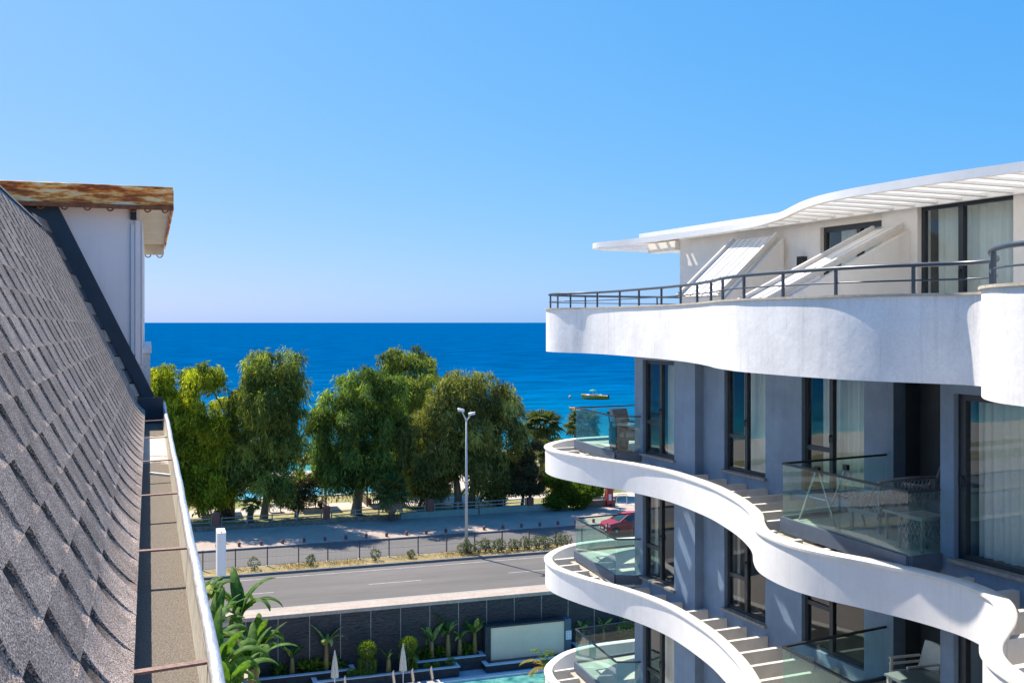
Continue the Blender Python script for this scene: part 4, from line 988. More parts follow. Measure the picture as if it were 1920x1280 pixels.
# ------------------------------------------------------------------ park edge: low stone wall, pillars, wooden rails
pw = rthing('park_wall', 0, 82.05, .12, 'low rough stone wall along the edge of the park', 'wall')
x = -40
cor = obj('core', MB().box(-60, 18.4, .03, .42, -.1, .36), M['stonew'], pw)
stn = MB(); x = -10.0
while x < 18.3:
    z = 0
    while z < .36:
        h = random.uniform(.10, .15); wd = random.uniform(.2, .4); stn.box(x+.008, min(x+wd, 18.4), -random.uniform(.0, .05), .028, z+.006, min(z+h, .38)); z += h
    x += .3
o = obj('stones', stn, M['stonew'], pw); o['kind'] = 'stuff'
obj('wall_beyond', MB().box(34.5, 37.4, .0, .4, -.1, .55), M['stonew'], pw)
pl = rthing('plinth', 0, 82.05, .12, 'pale mint rendered plinth below the park fence', 'wall')
obj('plinth_block', MB().box(18.45, 25.0, .0, .4, -.1, .48).box(25.1, 33.0, .02, .4, -.1, .50), M['greenw'], pl)
pil = [(4.1, 'square red brick pillar of the park fence beyond the white sign'), (12.5, 'round topped red brick pillar near the small olive tree'), (20.9, 'round topped red brick pillar on the mint plinth'), (29.6, 'small red brick pillar under the dark trees')]
for p, lb in pil:
    t = rthing('brick_pillar', p, 82.25, .48 if p < 18 else .6, lb, 'pillar', 'brick pillars of the park fence')
    hh = .85 if p < 25 else .5
    nb2 = 0; z = 0
    cb = MB().box(-.25, .25, -.25, .25, 0, hh)
    obj('shaft', cb, M['brick'], t)
    obj('cap', MB().lathe([(.33, hh), (.33, hh+.07), (.26, hh+.14), (.1, hh+.19)], 12), M['brick'], t)
def railfence(p0, p1, label):
    t = rthing('rail_fence', p0, 82.28, .48 if p0 < 18 else .6, label, 'fence'); L_ = p1-p0; n = max(1, round(L_/1.9))
    for i in range(n+1): x = L_*i/n; obj('post', MB().box(x-.045, x+.045, -.045, .045, 0, .62), M['woodg'], t)
    for z in (.26, .54): obj('rail', MB().box(-.02, L_+.02, -.075, -.047, z-.035, z+.035), M['woodg'], t)
railfence(-6, 3.75, 'grey wooden rail fence running away past the white sign'); railfence(4.5, 12.1, 'grey wooden rail fence behind the short fan palm'); railfence(12.9, 20.5, 'grey wooden rail fence at the foot of the thick pale tree'); railfence(21.3, 29.2, 'grey wooden rail fence behind the street lamp'); railfence(33.6, 36.3, 'grey wooden rail fence beside the red post box')
rb_ = rthing('post_box', 36.75, 81.9, .12, 'tall red box with a white notice at the park entrance', 'box')
obj('body', MB().box(-.27, .27, -.2, .2, .25, 1.75), M['redbox'], rb_); obj('legs', MB().box(-.25, -.17, -.15, .15, 0, .25).box(.17, .25, -.15, .15, 0, .25), M['redbox'], rb_); obj('lid', MB().box(-.33, .33, -.27, .27, 1.752, 1.84), M['redbox'], rb_)
obj('notice', MB().box(-.16, .1, -.214, -.2005, .55, 1.1), M['wsign'], rb_)
for i, p in enumerate((37.75, 39.6)):
    x, y = RW(p, 82.6); t = obj('bike_rack', MB().tube([(0, 0, 0), (0, 0, .82), (.08, 0, .92), (.9, 0, .92), (.98, 0, .82), (.98, 0, 0)], .03, 8), M['alu'], loc=(x, y, .06), rot=(0, 0, ROADROT), smooth=True)
    tag(t, 'metal hoop bike rack on the path by the red box', 'bike rack', 'bike racks at the park entrance')
sgn = rthing('park_sign', 36.4, 82.9, .05, 'weathered pale sign board on a post behind the red box', 'sign')
obj('post', MB().tube([(0, 0, 0), (0, 0, 2.4)], .035, 8), M['woodg'], sgn); obj('board', MB().box(-.22, .22, -.06, -.036, 1.3, 2.75), M['bwhite'], sgn)
rblock('entrance_path', 37.3, 60, 82.06, 88.2, -.3, .062, M['path'])
mb = MB().add([(36.5, 88.6, .055), (75, 88.6, .055), (75, 97, 1.5), (36.5, 97, 1.5), (75, 112, 1.4), (36.5, 112, 1.4)], [(0, 1, 2, 3), (3, 2, 4, 5)])
tag(obj('lawn_bank', mb, M['lawn'], rot=(0, 0, ROADROT)), kind='structure')

# gazebos
def gazebo(p, q, label, s=1.0):
    t = rthing('gazebo', p, q, .055, label, 'gazebo', 'wooden park gazebos')
    w_ = 1.15*s
    for sx in (-1, 1):
        for sy in (-1, 1):
            obj('post', MB().box(sx*w_-.06, sx*w_+.06, sy*w_-.06, sy*w_+.06, 0, 2.15), M['wood'], t)
            obj('brace', MB().bar((sx*w_, sy*w_, 1.65), (sx*(w_-.45), sy*w_, 2.1), .06, .06), M['wood'], t)
    e = w_+.45
    obj('roof', MB().add([(-e, -e, 2.1), (e, -e, 2.1), (e, e, 2.1), (-e, e, 2.1), (0, 0, 3.05), (-e, -e, 2.02), (e, -e, 2.02), (e, e, 2.02), (-e, e, 2.02)], [(0,1,4),(1,2,4),(2,3,4),(3,0,4),(5,8,7,6),(0,5,6,1),(1,6,7,2),(2,7,8,3),(3,8,5,0)]), M['thatch'], t)
    for sx in (-1, 1):
        obj('rail', MB().box(sx*w_-.03, sx*w_+.03, -w_+.062, w_-.062, .78, .85), M['wood'], t); obj('rail', MB().box(sx*w_-.03, sx*w_+.03, -w_+.062, w_-.062, .15, .22), M['wood'], t)
        for k in range(4):
            y0 = -w_+.06+k*(2*w_-.12)/4; y1 = y0+(2*w_-.12)/4
            obj('cross_slat', MB().bar((sx*w_, y0, .22), (sx*w_, y1, .78), .03, .05).bar((sx*w_+.031, y1, .22), (sx*w_+.031, y0, .78), .03, .05), M['wood'], t)
    tb = obj('table', MB().box(-.55, .55, -.4, .4, .72, .77), M['bluef'], t)
    for sx in (-1, 1): obj('bench', MB().box(sx*.8-.17, sx*.8+.17, -.7, .7, .42, .47).box(sx*.8-.13, sx*.8+.13, -.6, -.54, 0, .42).box(sx*.8-.13, sx*.8+.13, .54, .6, 0, .42), M['wood'], t)
    for sx in (-.4, .4): obj('table_leg', MB().bar((sx, -.3, 0), (sx, .3, .72), .06, .06).bar((sx+.062, .3, 0), (sx+.062, -.3, .72), .06, .06), M['wood'], t)
gazebo(4.2, 89.8, 'wooden gazebo with tan roof beside the twin dark trunks'); gazebo(12.3, 89.9, 'wooden gazebo with tan roof behind the small olive tree'); gazebo(18.2, 90.2, 'wooden gazebo hidden behind the taller fan palm'); gazebo(14.2, 104.2, 'wooden gazebo beyond the park pool', .8)
bt = rthing('park_table', 9.2, 88.9, .06, 'small plain metal table on the pale park path', 'table')
obj('top', MB().box(-.5, .5, -.35, .35, .72, .76), M['woodg'], bt)
for sx in (-.45, .45): obj('leg', MB().box(sx-.03, sx+.03, -.3, .3, 0, .72), M['rail'], bt)
ft = rthing('drinking_fountain', 16.3, 89.4, .06, 'slim drinking fountain standing on the park path', 'fountain')
obj('column', MB().lathe([(.2, 0), (.2, .05), (.05, .12), (.05, .75), (.2, .85), (.22, .9)], 12), M['woodg'], ft)
# beach parasols glimpsed between the trunks
bpar = rng.uniform(0, 1, (12, 3))
for i in range(12):
    p = -2 + 42*bpar[i, 0]; q = 113 + 7*bpar[i, 1]
    t = rthing('beach_parasol', p, q, -.15-(q-104)*.06, 'open straw beach parasol on the sand between trees and sea', 'parasol', 'beach parasols on the sand')
    obj('pole', MB().tube([(0, 0, 0), (0, 0, 2.2)], .03, 6), M['wood'], t); obj('canopy', MB().lathe([(1.15, 1.95), (1.1, 2.0), (.6, 2.25), (.05, 2.5)], 12), M['thatch'], t)
for i in range(14):
    p = -2 + 42*random.random(); q = 110 + 9*random.random()
    t = rthing('beach_bed', p, q, -.10-(q-104)*.06, 'blue and white sunbed on the beach sand', 'sunbed', 'sunbeds on the beach')
    obj('bed', MB().box(-.32, .32, -1.0, .4, .25, .33), [M['bwhite'], M['poolp'], M['bwhite']][i % 3], t); obj('headrest', MB().bar((0, .4, .3), (0, .85, .7), .62, .05, up=(1, 0, 0)), M['bwhite'], t)
    for y in (-.9, .3): obj('leg', MB().box(-.3, .3, y-.03, y+.03, -.05, .25), M['woodg'], t)

# ------------------------------------------------------------------ trees
def blob_world(x, y, rx, ry, d): return np.array([(x-960)/F*d, d, H-(y-Y0)/F*d]), rx/F*d, ry/F*d
def hanging(c, rad, rz, n, ln, wd, droop):
    """a drooping clump: strands fall from an uneven dome"""
    ns = max(4, n//7); d = unit(rng.normal(size=(ns, 3))); d[:, 2] = np.abs(d[:, 2])*.9 - .25
    st = d*np.array([rad, rad, rz])*rng.uniform(.45, 1.05, (ns, 1)) + c
    out = d.copy(); out[:, 2] = 0
    k = rng.integers(0, ns, n); f_ = rng.random(n)*rng.uniform(.5, 1.3, n)
    P = st[k] + np.stack([out[k, 0]*.22*rad*f_, out[k, 1]*.22*rad*f_, -f_*droop], 1) + rng.normal(size=(n, 3))*rad*.09
    D = unit(rng.normal(size=(n, 3))*.5 + np.stack([out[k, 0]*.4, out[k, 1]*.4, np.full(n, -1.0)], 1))
    V = .34 + .26*rng.normal() + .20*rng.normal(size=n)
    return P, D, rng.uniform(.7, 1.3, n)*ln, np.full(n, wd)*rng.uniform(.7, 1.3, n), V
def tree(name, label, cat, base, d, blobs, leaf, bark, trunks, dens=1.0, ln=.34, wd=.085, droop=1.2, group=None, clump=(.5, 1.15), thick=.3, upright=False):
    bx, by = base; X0 = (bx-960)/F*d; z0 = H-(by-Y0)/F*d
    z0 = max(z0, .04) if abs(z0) < 1.5 else z0
    t = tag(empty(name, (X0, d, z0)), label, cat, group); org = np.array([X0, d, z0])
    parts = []; ends = []
    for (x, y, rx, ry) in blobs:
        c, wx, wz = blob_world(x, y, rx, ry, d); c = c - org; wy = wx*(1.05 if upright else 1.35); c = c + np.array([0, 0 if upright else -.9, 0])
        vol = wx*wy*wz; nc = max(4, int(dens*(4.4 if not upright else 5.5)*vol**.75))
        jit = rng.normal(0, .35)*wx; c = c + np.array([0, jit, 0])
        for i in range(nc):
            dv = unit(rng.normal(size=(1, 3)))[0]; rr = (.35+.65*rng.random()**.5) if upright else (.55+.52*rng.random()**.6)
            cc = c + dv*rr*np.array([wx*1.08, wy, wz])*(.86 if upright else .92)
            r_ = rng.uniform(*clump)*min(1, .5+.35*wx)
            n = int((330 if not upright else 420)*rng.uniform(.7, 1.2)*(r_/1.0)**1.6*dens**.3)
            if upright: parts.append(clump_leaves(cc, (r_*.8, r_*.8, r_*.62), n, ln, wd, .2, .5))
            else: parts.append(hanging(cc, r_*.78, r_*.62, n, ln, wd, droop*r_))
        ends.append(c)
    leafobj('crown', parts, leaf, t)
    mb = MB()
    hm = max(e[2] for e in ends)
    for (dx, lean, hfrac, tr) in trunks:
        top = Vector((dx+lean, 0, hm*hfrac)); pts = []
        for i in range(7):
            u_ = i/6; pts.append(Vector((dx + lean*u_**1.3 + .12*math.sin(u_*5+dx), .15*math.sin(u_*4+dx*3), top.z*u_ - (.15 if i == 0 else 0))))
        mb.tube(pts, [tr*(1.25 if i == 0 else 1-.10*i) for i in range(7)], 9)
        for e in ends:
            if random.random() < .75/max(1, len(trunks)-.4) + .1 and e[2] > top.z*.35:
                k = random.choice((3, 4, 5, 6)); s_ = pts[k]; ev = Vector(e)
                if ev.z < s_.z: s_ = pts[max(1, k-3)]
                mid = s_.lerp(ev, .5) + Vector((random.uniform(-.4, .4), random.uniform(-.4, .4), .35))
                mb.tube([s_, s_.lerp(mid, .5), mid, mid.lerp(ev, .6), ev], [tr*.36, tr*.28, tr*.2, tr*.11, tr*.05], 6)
    obj('trunk', mb, bark, t, smooth=True); return t
tree('pepper_tree', 'yellow green pepper tree with drooping sprays rising behind the gutter', 'tree', (418, 978), 84, [(285,718,38,36),(335,706,42,32),(390,704,30,30),(318,765,52,42),(395,765,45,45),(350,825,52,50),(412,825,36,45),(330,885,45,45),(395,888,42,38),(372,905,32,20),(440,880,18,30),(300,840,35,50)], M['lf_pep'], M['bark_p'], [(0, -1.6, .62, .42), (.5, .6, .6, .3)], 1.4, .40, .09, 1.6, 'park trees')
tree('eucalyptus_tree', 'tall slender eucalyptus with a leaning trunk next to the pepper tree', 'tree', (494, 977), 84, [(520,678,40,28),(555,690,22,32),(482,690,26,28),(505,735,50,40),(548,755,30,40),(462,745,22,32),(492,800,42,42),(540,820,32,45),(468,860,36,36),(525,882,32,32),(460,880,34,30),(560,850,18,26),(438,770,26,36),(440,835,24,34),(555,790,22,30)], M['lf_euc'], M['bark_e'], [(0, .9, .72, .30)], 1.25, .42, .076, 1.6, 'park trees')
tree('eucalyptus_tree', 'broad eucalyptus with one thick pale trunk near a red pillar', 'tree', (667, 966), 86, [(690,704,40,26),(640,724,32,30),(735,718,30,30),(662,772,56,40),(608,800,24,36),(722,782,44,44),(650,846,46,40),(706,856,42,40),(618,868,26,26),(640,880,26,18),(600,835,22,30),(718,880,28,20),(602,755,16,20)], M['lf_euc2'], M['bark_e'], [(0, .5, .62, .42)], 1.3, .42, .076, 1.6, 'park trees')
tree('eucalyptus_tree', 'tallest eucalyptus standing farther back with its rounded top against the sea', 'tree', (742, 930), 98, [(755,664,38,26),(798,680,24,24),(732,694,28,24),(790,716,36,34),(755,740,46,40),(770,790,48,44),(750,850,40,40)], M['lf_euc'], M['bark_p'], [(0, .4, .85, .36)], 1.1, .38, .09, 1.3, 'park trees')
tree('eucalyptus_tree', 'widest eucalyptus with two pale trunks behind the street lamp', 'tree', (868, 957), 88, [(872,712,38,26),(910,718,32,30),(948,745,26,32),(832,752,40,38),(780,800,42,40),(880,785,56,44),(948,808,36,40),(822,846,48,40),(890,846,52,34),(762,856,34,34),(930,872,28,30),(800,880,42,34),(915,890,30,24),(965,780,18,30)], M['lf_euc3'], M['bark_e'], [(-.35, -1.2, .6, .36), (.55, .9, .58, .33)], 1.3, .42, .076, 1.6, 'park trees')
tree('olive_tree', 'small olive tree leaning in front of the park path', 'tree', (555, 972), 84.5, [(538,922,20,24),(568,912,26,26),(588,932,12,18),(530,942,12,12),(560,938,22,18)], M['lf_dark'], M['bark_p'], [(0, .4, .6, .10), (-.1, -.5, .55, .08)], 2.6, .22, .07, .5, clump=(.5, .8), upright=True)
tree('olive_tree', 'dark grey green tree close to the mint plinth', 'tree', (942, 952), 89, [(950,905,24,28),(940,930,18,16),(965,870,26,26)], M['lf_dark'], M['bark_p'], [(0, .3, .7, .14)], 2.4, .23, .075, .5, clump=(.6, .95), upright=True)
tree('olive_tree', 'dense dark tree between the mint plinth and the palms', 'tree', (977, 956), 88, [(985,870,26,30),(1005,900,20,30),(975,905,26,26),(1000,840,18,20)], M['lf_dark'], M['bark_p'], [(0, .3, .7, .16), (.5, .6, .6, .12)], 2.5, .23, .075, .5, clump=(.6, .95), upright=True)
tree('fig_tree', 'bright green bushy tree spilling over the park wall', 'tree', (1060, 957), 88.5, [(1040,892,22,22),(1062,918,32,28),(1095,912,30,24),(1042,938,20,14),(1085,940,26,12),(1120,905,18,22)], M['lf_fig'], M['bark_p'], [(0, .2, .6, .14), (.9, .6, .6, .12)], 2.6, .20, .10, .5, clump=(.6, .95), upright=True)
tree('olive_tree', 'dark round tree beside the taller fan palm', 'tree', (785, 952), 90, [(790,902,28,26),(815,918,22,20),(768,915,20,20)], M['lf_dark'], M['bark_p'], [(0, .3, .6, .14)], 2.2, .23, .075, .5, clump=(.6, .95), upright=True)
tree('cypress_bush', 'dark upright bush standing before the park pool', 'tree', (486, 944), 91, [(484,905,14,16),(486,922,13,14),(483,890,10,10)], M['lf_dark'], M['bark_p'], [(0, 0, .5, .08)], 3.2, .16, .05, .5, clump=(.45, .7), upright=True)
tree('olive_tree', 'slim dark tree behind the two pale trunks', 'tree', (826, 947), 93, [(828,905,18,22),(845,890,16,16)], M['lf_dark'], M['bark_p'], [(0, .2, .6, .13)], 2.2, .23, .075, .5, clump=(.6, .9), upright=True)
tree('fig_tree', 'green tree at the park entrance above the path', 'tree', (1135, 935), 95, [(1130,880,30,26),(1160,890,26,22),(1100,870,24,24)], M['lf_fig'], M['bark_p'], [(0, 0, .6, .14)], 2.2, .2, .1, .5, clump=(.6, .95), upright=True)

# fan palms
def fan_leaf():
    mb = MB(); n = 15; Rr = 1.0; pet = .75
    mb.add([(0, -.02, 0), (pet, -.014, .10), (pet, .014, .10), (0, .02, 0)], [(0, 1, 2, 3)])
    for k in range(n):
        a = (k-(n-1)/2)/(n-1)*R(210); l = Rr*(1-.22*abs(a)/R(105)); w_ = .075
        c = (pet, 0, .10); m1 = (pet+.62*l*math.cos(a), .62*l*math.sin(a), .12-.05); tp = (pet+l*math.cos(a), l*math.sin(a), -.16-.1*random.random())
        px, py = -math.sin(a)*w_, math.cos(a)*w_
        mb.add([c, (m1[0]+px, m1[1]+py, m1[2]-.03), (m1[0], m1[1], m1[2]+.03), (m1[0]-px, m1[1]-py, m1[2]-.03), tp], [(0, 3, 2), (0, 2, 1), (3, 4, 2), (2, 4, 1)])
    me = mb.mesh('leaf'); setvar(me); me.materials.append(M['lf_palm']); return me
FANL = fan_leaf(); FAND = FANL.copy(); FAND.materials.clear(); FAND.materials.append(M['thatch'])
def fanpalm(x, y, d, r_, zg, label, skirt=6, nl=30, thick=.2):
    X = (x-960)/F*d; zc = H-(y-Y0)/F*d; t = tag(empty('fan_palm', (X, d, zg), random.random()*6), label, 'palm', 'fan palms'); h = zc-zg
    n = 10; obj('trunk', MB().tube([(0.05*math.sin(i), .04*math.cos(i*1.3), h*i/n - (.1 if i == 0 else 0)) for i in range(n+1)], [thick*(1.25 if i == 0 else 1.0 if i % 2 else 1.1) for i in range(n+1)], 9), M['palmtr'], t)
    for i in range(nl):
        a = i*2.39996; el = 1.35 - 1.75*(i/nl); o = link('leaf', FANL, None, t, (0, 0, h), (random.uniform(-.3, .3), -el+.25, a)); s = r_/1.6*random.uniform(.85, 1.1); o.scale = (s, s, s)
    for i in range(skirt):
        o = link('dead_leaf', FAND, None, t, (0, 0, h-.1), (random.uniform(-.3, .3), 1.0+random.uniform(0, .25), i*2.4)); s = r_/1.75; o.scale = (s, s, s)
fanpalm(470, 948, 80.6, .95, .12, 'short fan palm growing from the park sidewalk near the twin dark trunks', 0, 16, .22)
fanpalm(735, 925, 83, 1.75, .12, 'taller fan palm growing from the park sidewalk near the thick pale tree', 4, 26, .24)
fanpalm(1016, 800, 101, 2.3, .05, 'tall fan palm with brown skirt rising against the sea', 12, 34, .24)
fanpalm(1092, 798, 104, 2.0, .05, 'tall fan palm seen through the corner balcony glass', 8, 30, .22)
fanpalm(1038, 850, 98, 1.9, .05, 'lower bright fan palm below the tall skirted palm', 6, 28, .22)

# ------------------------------------------------------------------ red car on the far carriageway
cx, cy = RW(31.7+2.05, 71.9); car = tag(empty('car', (cx, cy, .0), ROADROT), 'red hatchback driving on the far carriageway', 'car')
def sec(x, hw, zb, zt, r_=.12):
    return [(x, -hw*.92, zb), (x, -hw, zb+r_), (x, -hw, zt-.18), (x, -hw*.93, zt), (x, hw*.93, zt), (x, hw, zt-.18), (x, hw, zb+r_), (x, hw*.92, zb)]
body = MB().loft([sec(-2.05, .60, .38, .62), sec(-1.98, .76, .28, .76), sec(-1.75, .86, .22, .86), sec(-1.2, .9, .2, .97), sec(-.8, .91, .2, 1.02), sec(.0, .91, .2, 1.03), sec(1.0, .91, .2, 1.05), sec(1.7, .88, .22, 1.08), sec(1.98, .82, .28, 1.02), sec(2.06, .7, .38, .9)])
cb_ = obj('body', body, M['red'], car, sharp=35)
def csec(x, hw, hw2, zb, zt): return [(x, -hw, zb), (x, -hw2, zt), (x, hw2, zt), (x, hw, zb)]
gl_ = MB().add([], []); st_ = [(-.95, .84, .80, 1.0, 1.02), (-.25, .84, .62, 1.02, 1.42), (.3, .84, .64, 1.03, 1.50), (1.0, .84, .64, 1.04, 1.47), (1.55, .83, .62, 1.05, 1.36), (1.95, .8, .74, 1.0, 1.06)]
obj('cabin_glass', MB().loft([csec(*s_) for s_ in st_]), M['carglass'], car)
obj('roof', MB().loft([[(x, -w_, z), (x, -w_*.9, z+.05), (x, w_*.9, z+.05), (x, w_, z)] for x, w_, z in ((-.3, .62, 1.39), (.3, .655, 1.475), (1.0, .655, 1.45), (1.6, .63, 1.335))]), M['red'], car)
for x, x2 in ((-1.0, -.28), (.45, .45), (1.9, 1.5)):
    for s in (-1, 1): obj('pillar', MB().bar((x, s*.855, 1.0), (x2, s*.65, 1.43), .07, .06), M['red'], car)
for s in (-1, 1):
    obj('headlight', MB().box(-2.02, -1.72, s*.5, s*.83, .66, .78), M['lens'], car); obj('mirror', MB().box(-.75, -.6, s*.92, s*1.06, 1.0, 1.12), M['red'], car)
    obj('fog_lamp', MB().box(-2.06, -1.95, s*.5, s*.68, .40, .50), M['lens'], car)
obj('grille', MB().box(-2.075, -1.98, -.42, .42, .44, .64), M['black'], car); obj('number_plate', MB().box(-2.09, -2.076, -.25, .25, .46, .56), M['wsign'], car)
for x in (-1.3, 1.3):
    for s in (-1, 1):
        wh = obj('wheel', MB().lathe([(.20, -.1), (.32, -.1), (.335, -.06), (.335, .06), (.32, .1), (.20, .1)], 20), M['tyre'], car, loc=(x, s*.82, .335), rot=(R(90), 0, 0)); obj('rim', MB().lathe([(.05, -.105), (.21, -.09), (.21, .09), (.05, .105)], 14), M['rim'], wh)

# ------------------------------------------------------------------ boat and floats
bx_, by_ = gnd(1116, 748, -1.5); bo = tag(empty('motorboat', (bx_, by_, -1.5), R(-8)), 'yellow motorboat with white deck and green sunshade moored on the sea', 'boat')
hull = MB().loft([[(x, -w_, zt), (x, -w_*.8, .1), (x, 0, zb), (x, w_*.8, .1), (x, w_, zt)] for x, w_, zt, zb in ((-3.1, .06, 1.05, .75), (-2.5, .55, .98, .1), (-1.5, .95, .86, -.25), (0, 1.1, .76, -.35), (1.8, 1.1, .7, -.3), (2.9, 1.0, .68, -.2))], close=False, caps=False)
obj('hull', hull, M['yellow'], bo); obj('deck', MB().prism([(-3.05, 0), (-2.5, -.52), (-1.5, -.92), (0, -1.06), (2.88, -.97), (2.88, .97), (0, 1.06), (-1.5, .92), (-2.5, .52)], .60, .72), M['bwhite'], bo)
obj('gunwale', MB().tube([(-3.1, 0, 1.06), (-2.5, -.56, 1.0), (-1.5, -.96, .88), (0, -1.11, .78), (2.9, -1.01, .71)], .11, 6).tube([(-3.1, 0, 1.06), (-2.5, .56, 1.0), (-1.5, .96, .88), (0, 1.11, .78), (2.9, 1.01, .71)], .11, 6), M['yellow'], bo)
obj('foredeck', MB().add([(-3.1, 0, 1.06), (-2.5, -.56, 1.0), (-1.5, -.95, .90), (-1.2, 0, 1.12), (-1.5, .95, .90), (-2.5, .56, 1.0)], [(0, 1, 2, 3), (0, 3, 4, 5)]), M['bwhite'], bo)
obj('console', MB().box(-.2, .5, -.4, .4, .72, 1.3), M['bwhite'], bo); obj('windscreen', MB().bar((-.25, 0, 1.2), (-.05, 0, 1.6), .9, .03, up=(1, 0, 0)), M['carglass'], bo); obj('seat', MB().box(.9, 1.5, -.6, .6, .72, 1.05), M['bwhite'], bo)
obj('stern_engine', MB().box(2.9, 3.2, -.2, .2, .2, 1.1), M['black'], bo); obj('shade_pole', MB().tube([(-.5, .0, .7), (-.5, 0, 2.1)], .03, 6), M['bwhite'], bo); obj('sunshade', MB().lathe([(.85, 1.9), (.8, 1.95), (.4, 2.15), (.03, 2.25)], 8, (-.5, 0)), M['green'], bo)
x_, y_ = gnd(1069, 745, -1.5); tag(obj('buoy', MB().lathe([(.1, -.3), (.3, -.1), (.35, .15), (.2, .4), (.05, .5)], 10), M['orange'], loc=(x_, y_, -1.5), smooth=True), 'small orange buoy floating beside the yellow motorboat', 'buoy')
x_, y_ = gnd(1083, 770, -1.5); fl_ = tag(empty('inflatable_tube', (x_, y_, -1.5), R(-4)), 'striped banana shaped inflatable floating off the beach', 'inflatable')
obj('tube', MB().tube([(-1.7, 0, .7), (-1.3, 0, .4), (-.6, 0, .35), (.6, 0, .35), (1.6, 0, .4)], [.12, .3, .38, .38, .2], 10), M['orange'], fl_, smooth=True); obj('side_float', MB().tube([(-1.0, -.45, .15), (1.3, -.45, .15)], .18, 8).tube([(-1.0, .45, .15), (1.3, .45, .15)], .18, 8), M['bwhite'], fl_, smooth=True); obj('nose', MB().lathe([(.14, 0), (.1, .2), (.02, .3)], 8, (-1.72, 0)), M['poolp'], fl_, loc=(0, 0, .65))

# ------------------------------------------------------------------ furniture on the balconies
HR = math.atan2(A[1], A[0])
def hthing(name, a, n, z, label, cat, group=None, rz=0):
    return tag(empty(name, (O[0]+a*A[0]+n*NN[0], O[1]+a*A[1]+n*NN[1], H+z), HR+rz), label, cat, group)
ZF = -3.34
def lounge_chair(a, n, rz, label, z=ZF):
    t = hthing('armchair', a, n, z, label, 'chair', 'dark corner balcony armchairs', rz)
    obj('seat', MB().box(-.32, .32, -.3, .34, .30, .36), M['black'], t); obj('seat_cushion', MB().box(-.27, .27, -.26, .3, .362, .47), M['dcush'], t)
    for x in (-.3, .3):
        for y in (-.27, .3): obj('leg', MB().bar((x, y, 0), (x*.97, y, .62), .035, .035), M['black'], t)
        obj('arm', MB().box(x-.03, x+.03, -.32, .34, .62, .655), M['black'], t)
    for k in range(7): obj('back_slat', MB().bar((-.26+k*.087, -.30, .36), (-.26+k*.087, -.42, .86), .03, .018), M['black'], t)
    obj('back_rail', MB().bar((-.31, -.425, .88), (.31, -.425, .88), .03, .04), M['black'], t)
    obj('back_cushion', MB().loft([[(-.26, -.30+yy, z_), (.26, -.30+yy, z_), (.26, -.16+yy, z_), (-.26, -.16+yy, z_)] for z_, yy in ((.475, .0), (.6, .02), (.85, -.06), (.98, -.12))]), M['dcush'], t)
lounge_chair(1.75, -.55, R(100), 'dark armchair with grey cushion at the seaward end of the corner balcony')
lounge_chair(.75, -.15+.0, R(-35), 'dark armchair with tall grey cushion beside the blue grey wall')
tw = hthing('draped_towel', 1.05, .05, ZF, 'olive towel hanging over a folded stand on the corner balcony', 'towel')
obj('stand', MB().box(-.03, .03, -.25, .25, .0, .6), M['black'], tw); obj('cloth', MB().loft([[(.05+.015*math.sin(k*2.1+j), -.27+k*.09, .62-j*.16) for k in range(7)] for j in range(4)], close=False), M['beigec'], tw, smooth=True)
tb = hthing('balcony_table', .62, .22-.1, ZF, 'small round glass table beside the corner balcony armchairs', 'table')
obj('top', MB().lathe([(.33, .70), (.33, .72)], 20), M['ttop'], tb); obj('leg', MB().lathe([(.2, 0), (.2, .03), (.03, .05), (.03, .70)], 12), M['black'], tb)
# woven sofa group on the wide balcony
def lattice(t, L_, h, z0, y, name='woven_panel', axis=0, x0=0):
    mb = MB(); n = int(L_/.085)
    for i in range(-int(h/.17)-1, n+2):
        for s in (1, -1):
            p0 = x0 + i*.085 + (0 if s > 0 else h*.5); p1 = p0 + s*h*.5; za, zb_ = z0, z0+h
            lo, hi = x0, x0+L_
            def clip(pa, za, pb_, zb_):
                if pa > pb_: pa, za, pb_, zb_ = pb_, zb_, pa, za
                if pb_ <= lo or pa >= hi: return None
                if pa < lo: za += (zb_-za)*(lo-pa)/(pb_-pa); pa = lo
                if pb_ > hi: zb_ = za+(zb_-za)*(hi-pa)/(pb_-pa); pb_ = hi
                return pa, za, pb_, zb_
            c_ = clip(p0, za, p1, zb_)
            if c_ and c_[2]-c_[0] > .005:
                P0 = (c_[0], y+s*.004, c_[1]) if axis == 0 else (y+s*.004, c_[0], c_[1]); P1 = (c_[2], y+s*.004, c_[3]) if axis == 0 else (y+s*.004, c_[2], c_[3])
                mb.bar(P0, P1, .012, .012)
    return obj(name, mb, M['rattan'], t)
def sofa(a, n, rz, L_, label, h=.82):
    t = hthing('woven_sofa', a, n, ZF, label, 'sofa', 'woven balcony sofas', rz); D_ = .72
    obj('seat', MB().box(-L_/2, L_/2, -.32, .36, .26, .34), M['rattan'], t); obj('seat_cushion', MB().box(-L_/2+.06, L_/2-.06, -.26, .36, .342, .47), M['dcush'], t)
    for x in (-L_/2+.05, L_/2-.05):
        for y in (-.3, .32): obj('leg', MB().box(x-.025, x+.025, y-.025, y+.025, 0, .26), M['rattan'], t)
    lattice(t, L_, h-.34, .34, -.36, x0=-L_/2)
    for s in (-1, 1): lattice(t, .7, .30, .34, s*L_/2, 'woven_arm', 1, -.35)
    obj('top_roll', MB().tube([(-L_/2, .36, .64), (-L_/2, -.2, .66), (-L_/2, -.36, h), (0, -.36, h+.02), (L_/2, -.36, h), (L_/2, -.2, .66), (L_/2, .36, .64)], .025, 8), M['rattan'], t, smooth=True)
    obj('corner_post', MB().box(-L_/2-.02, -L_/2+.02, -.38, -.34, .34, h).box(L_/2-.02, L_/2+.02, -.38, -.34, .34, h), M['rattan'], t)
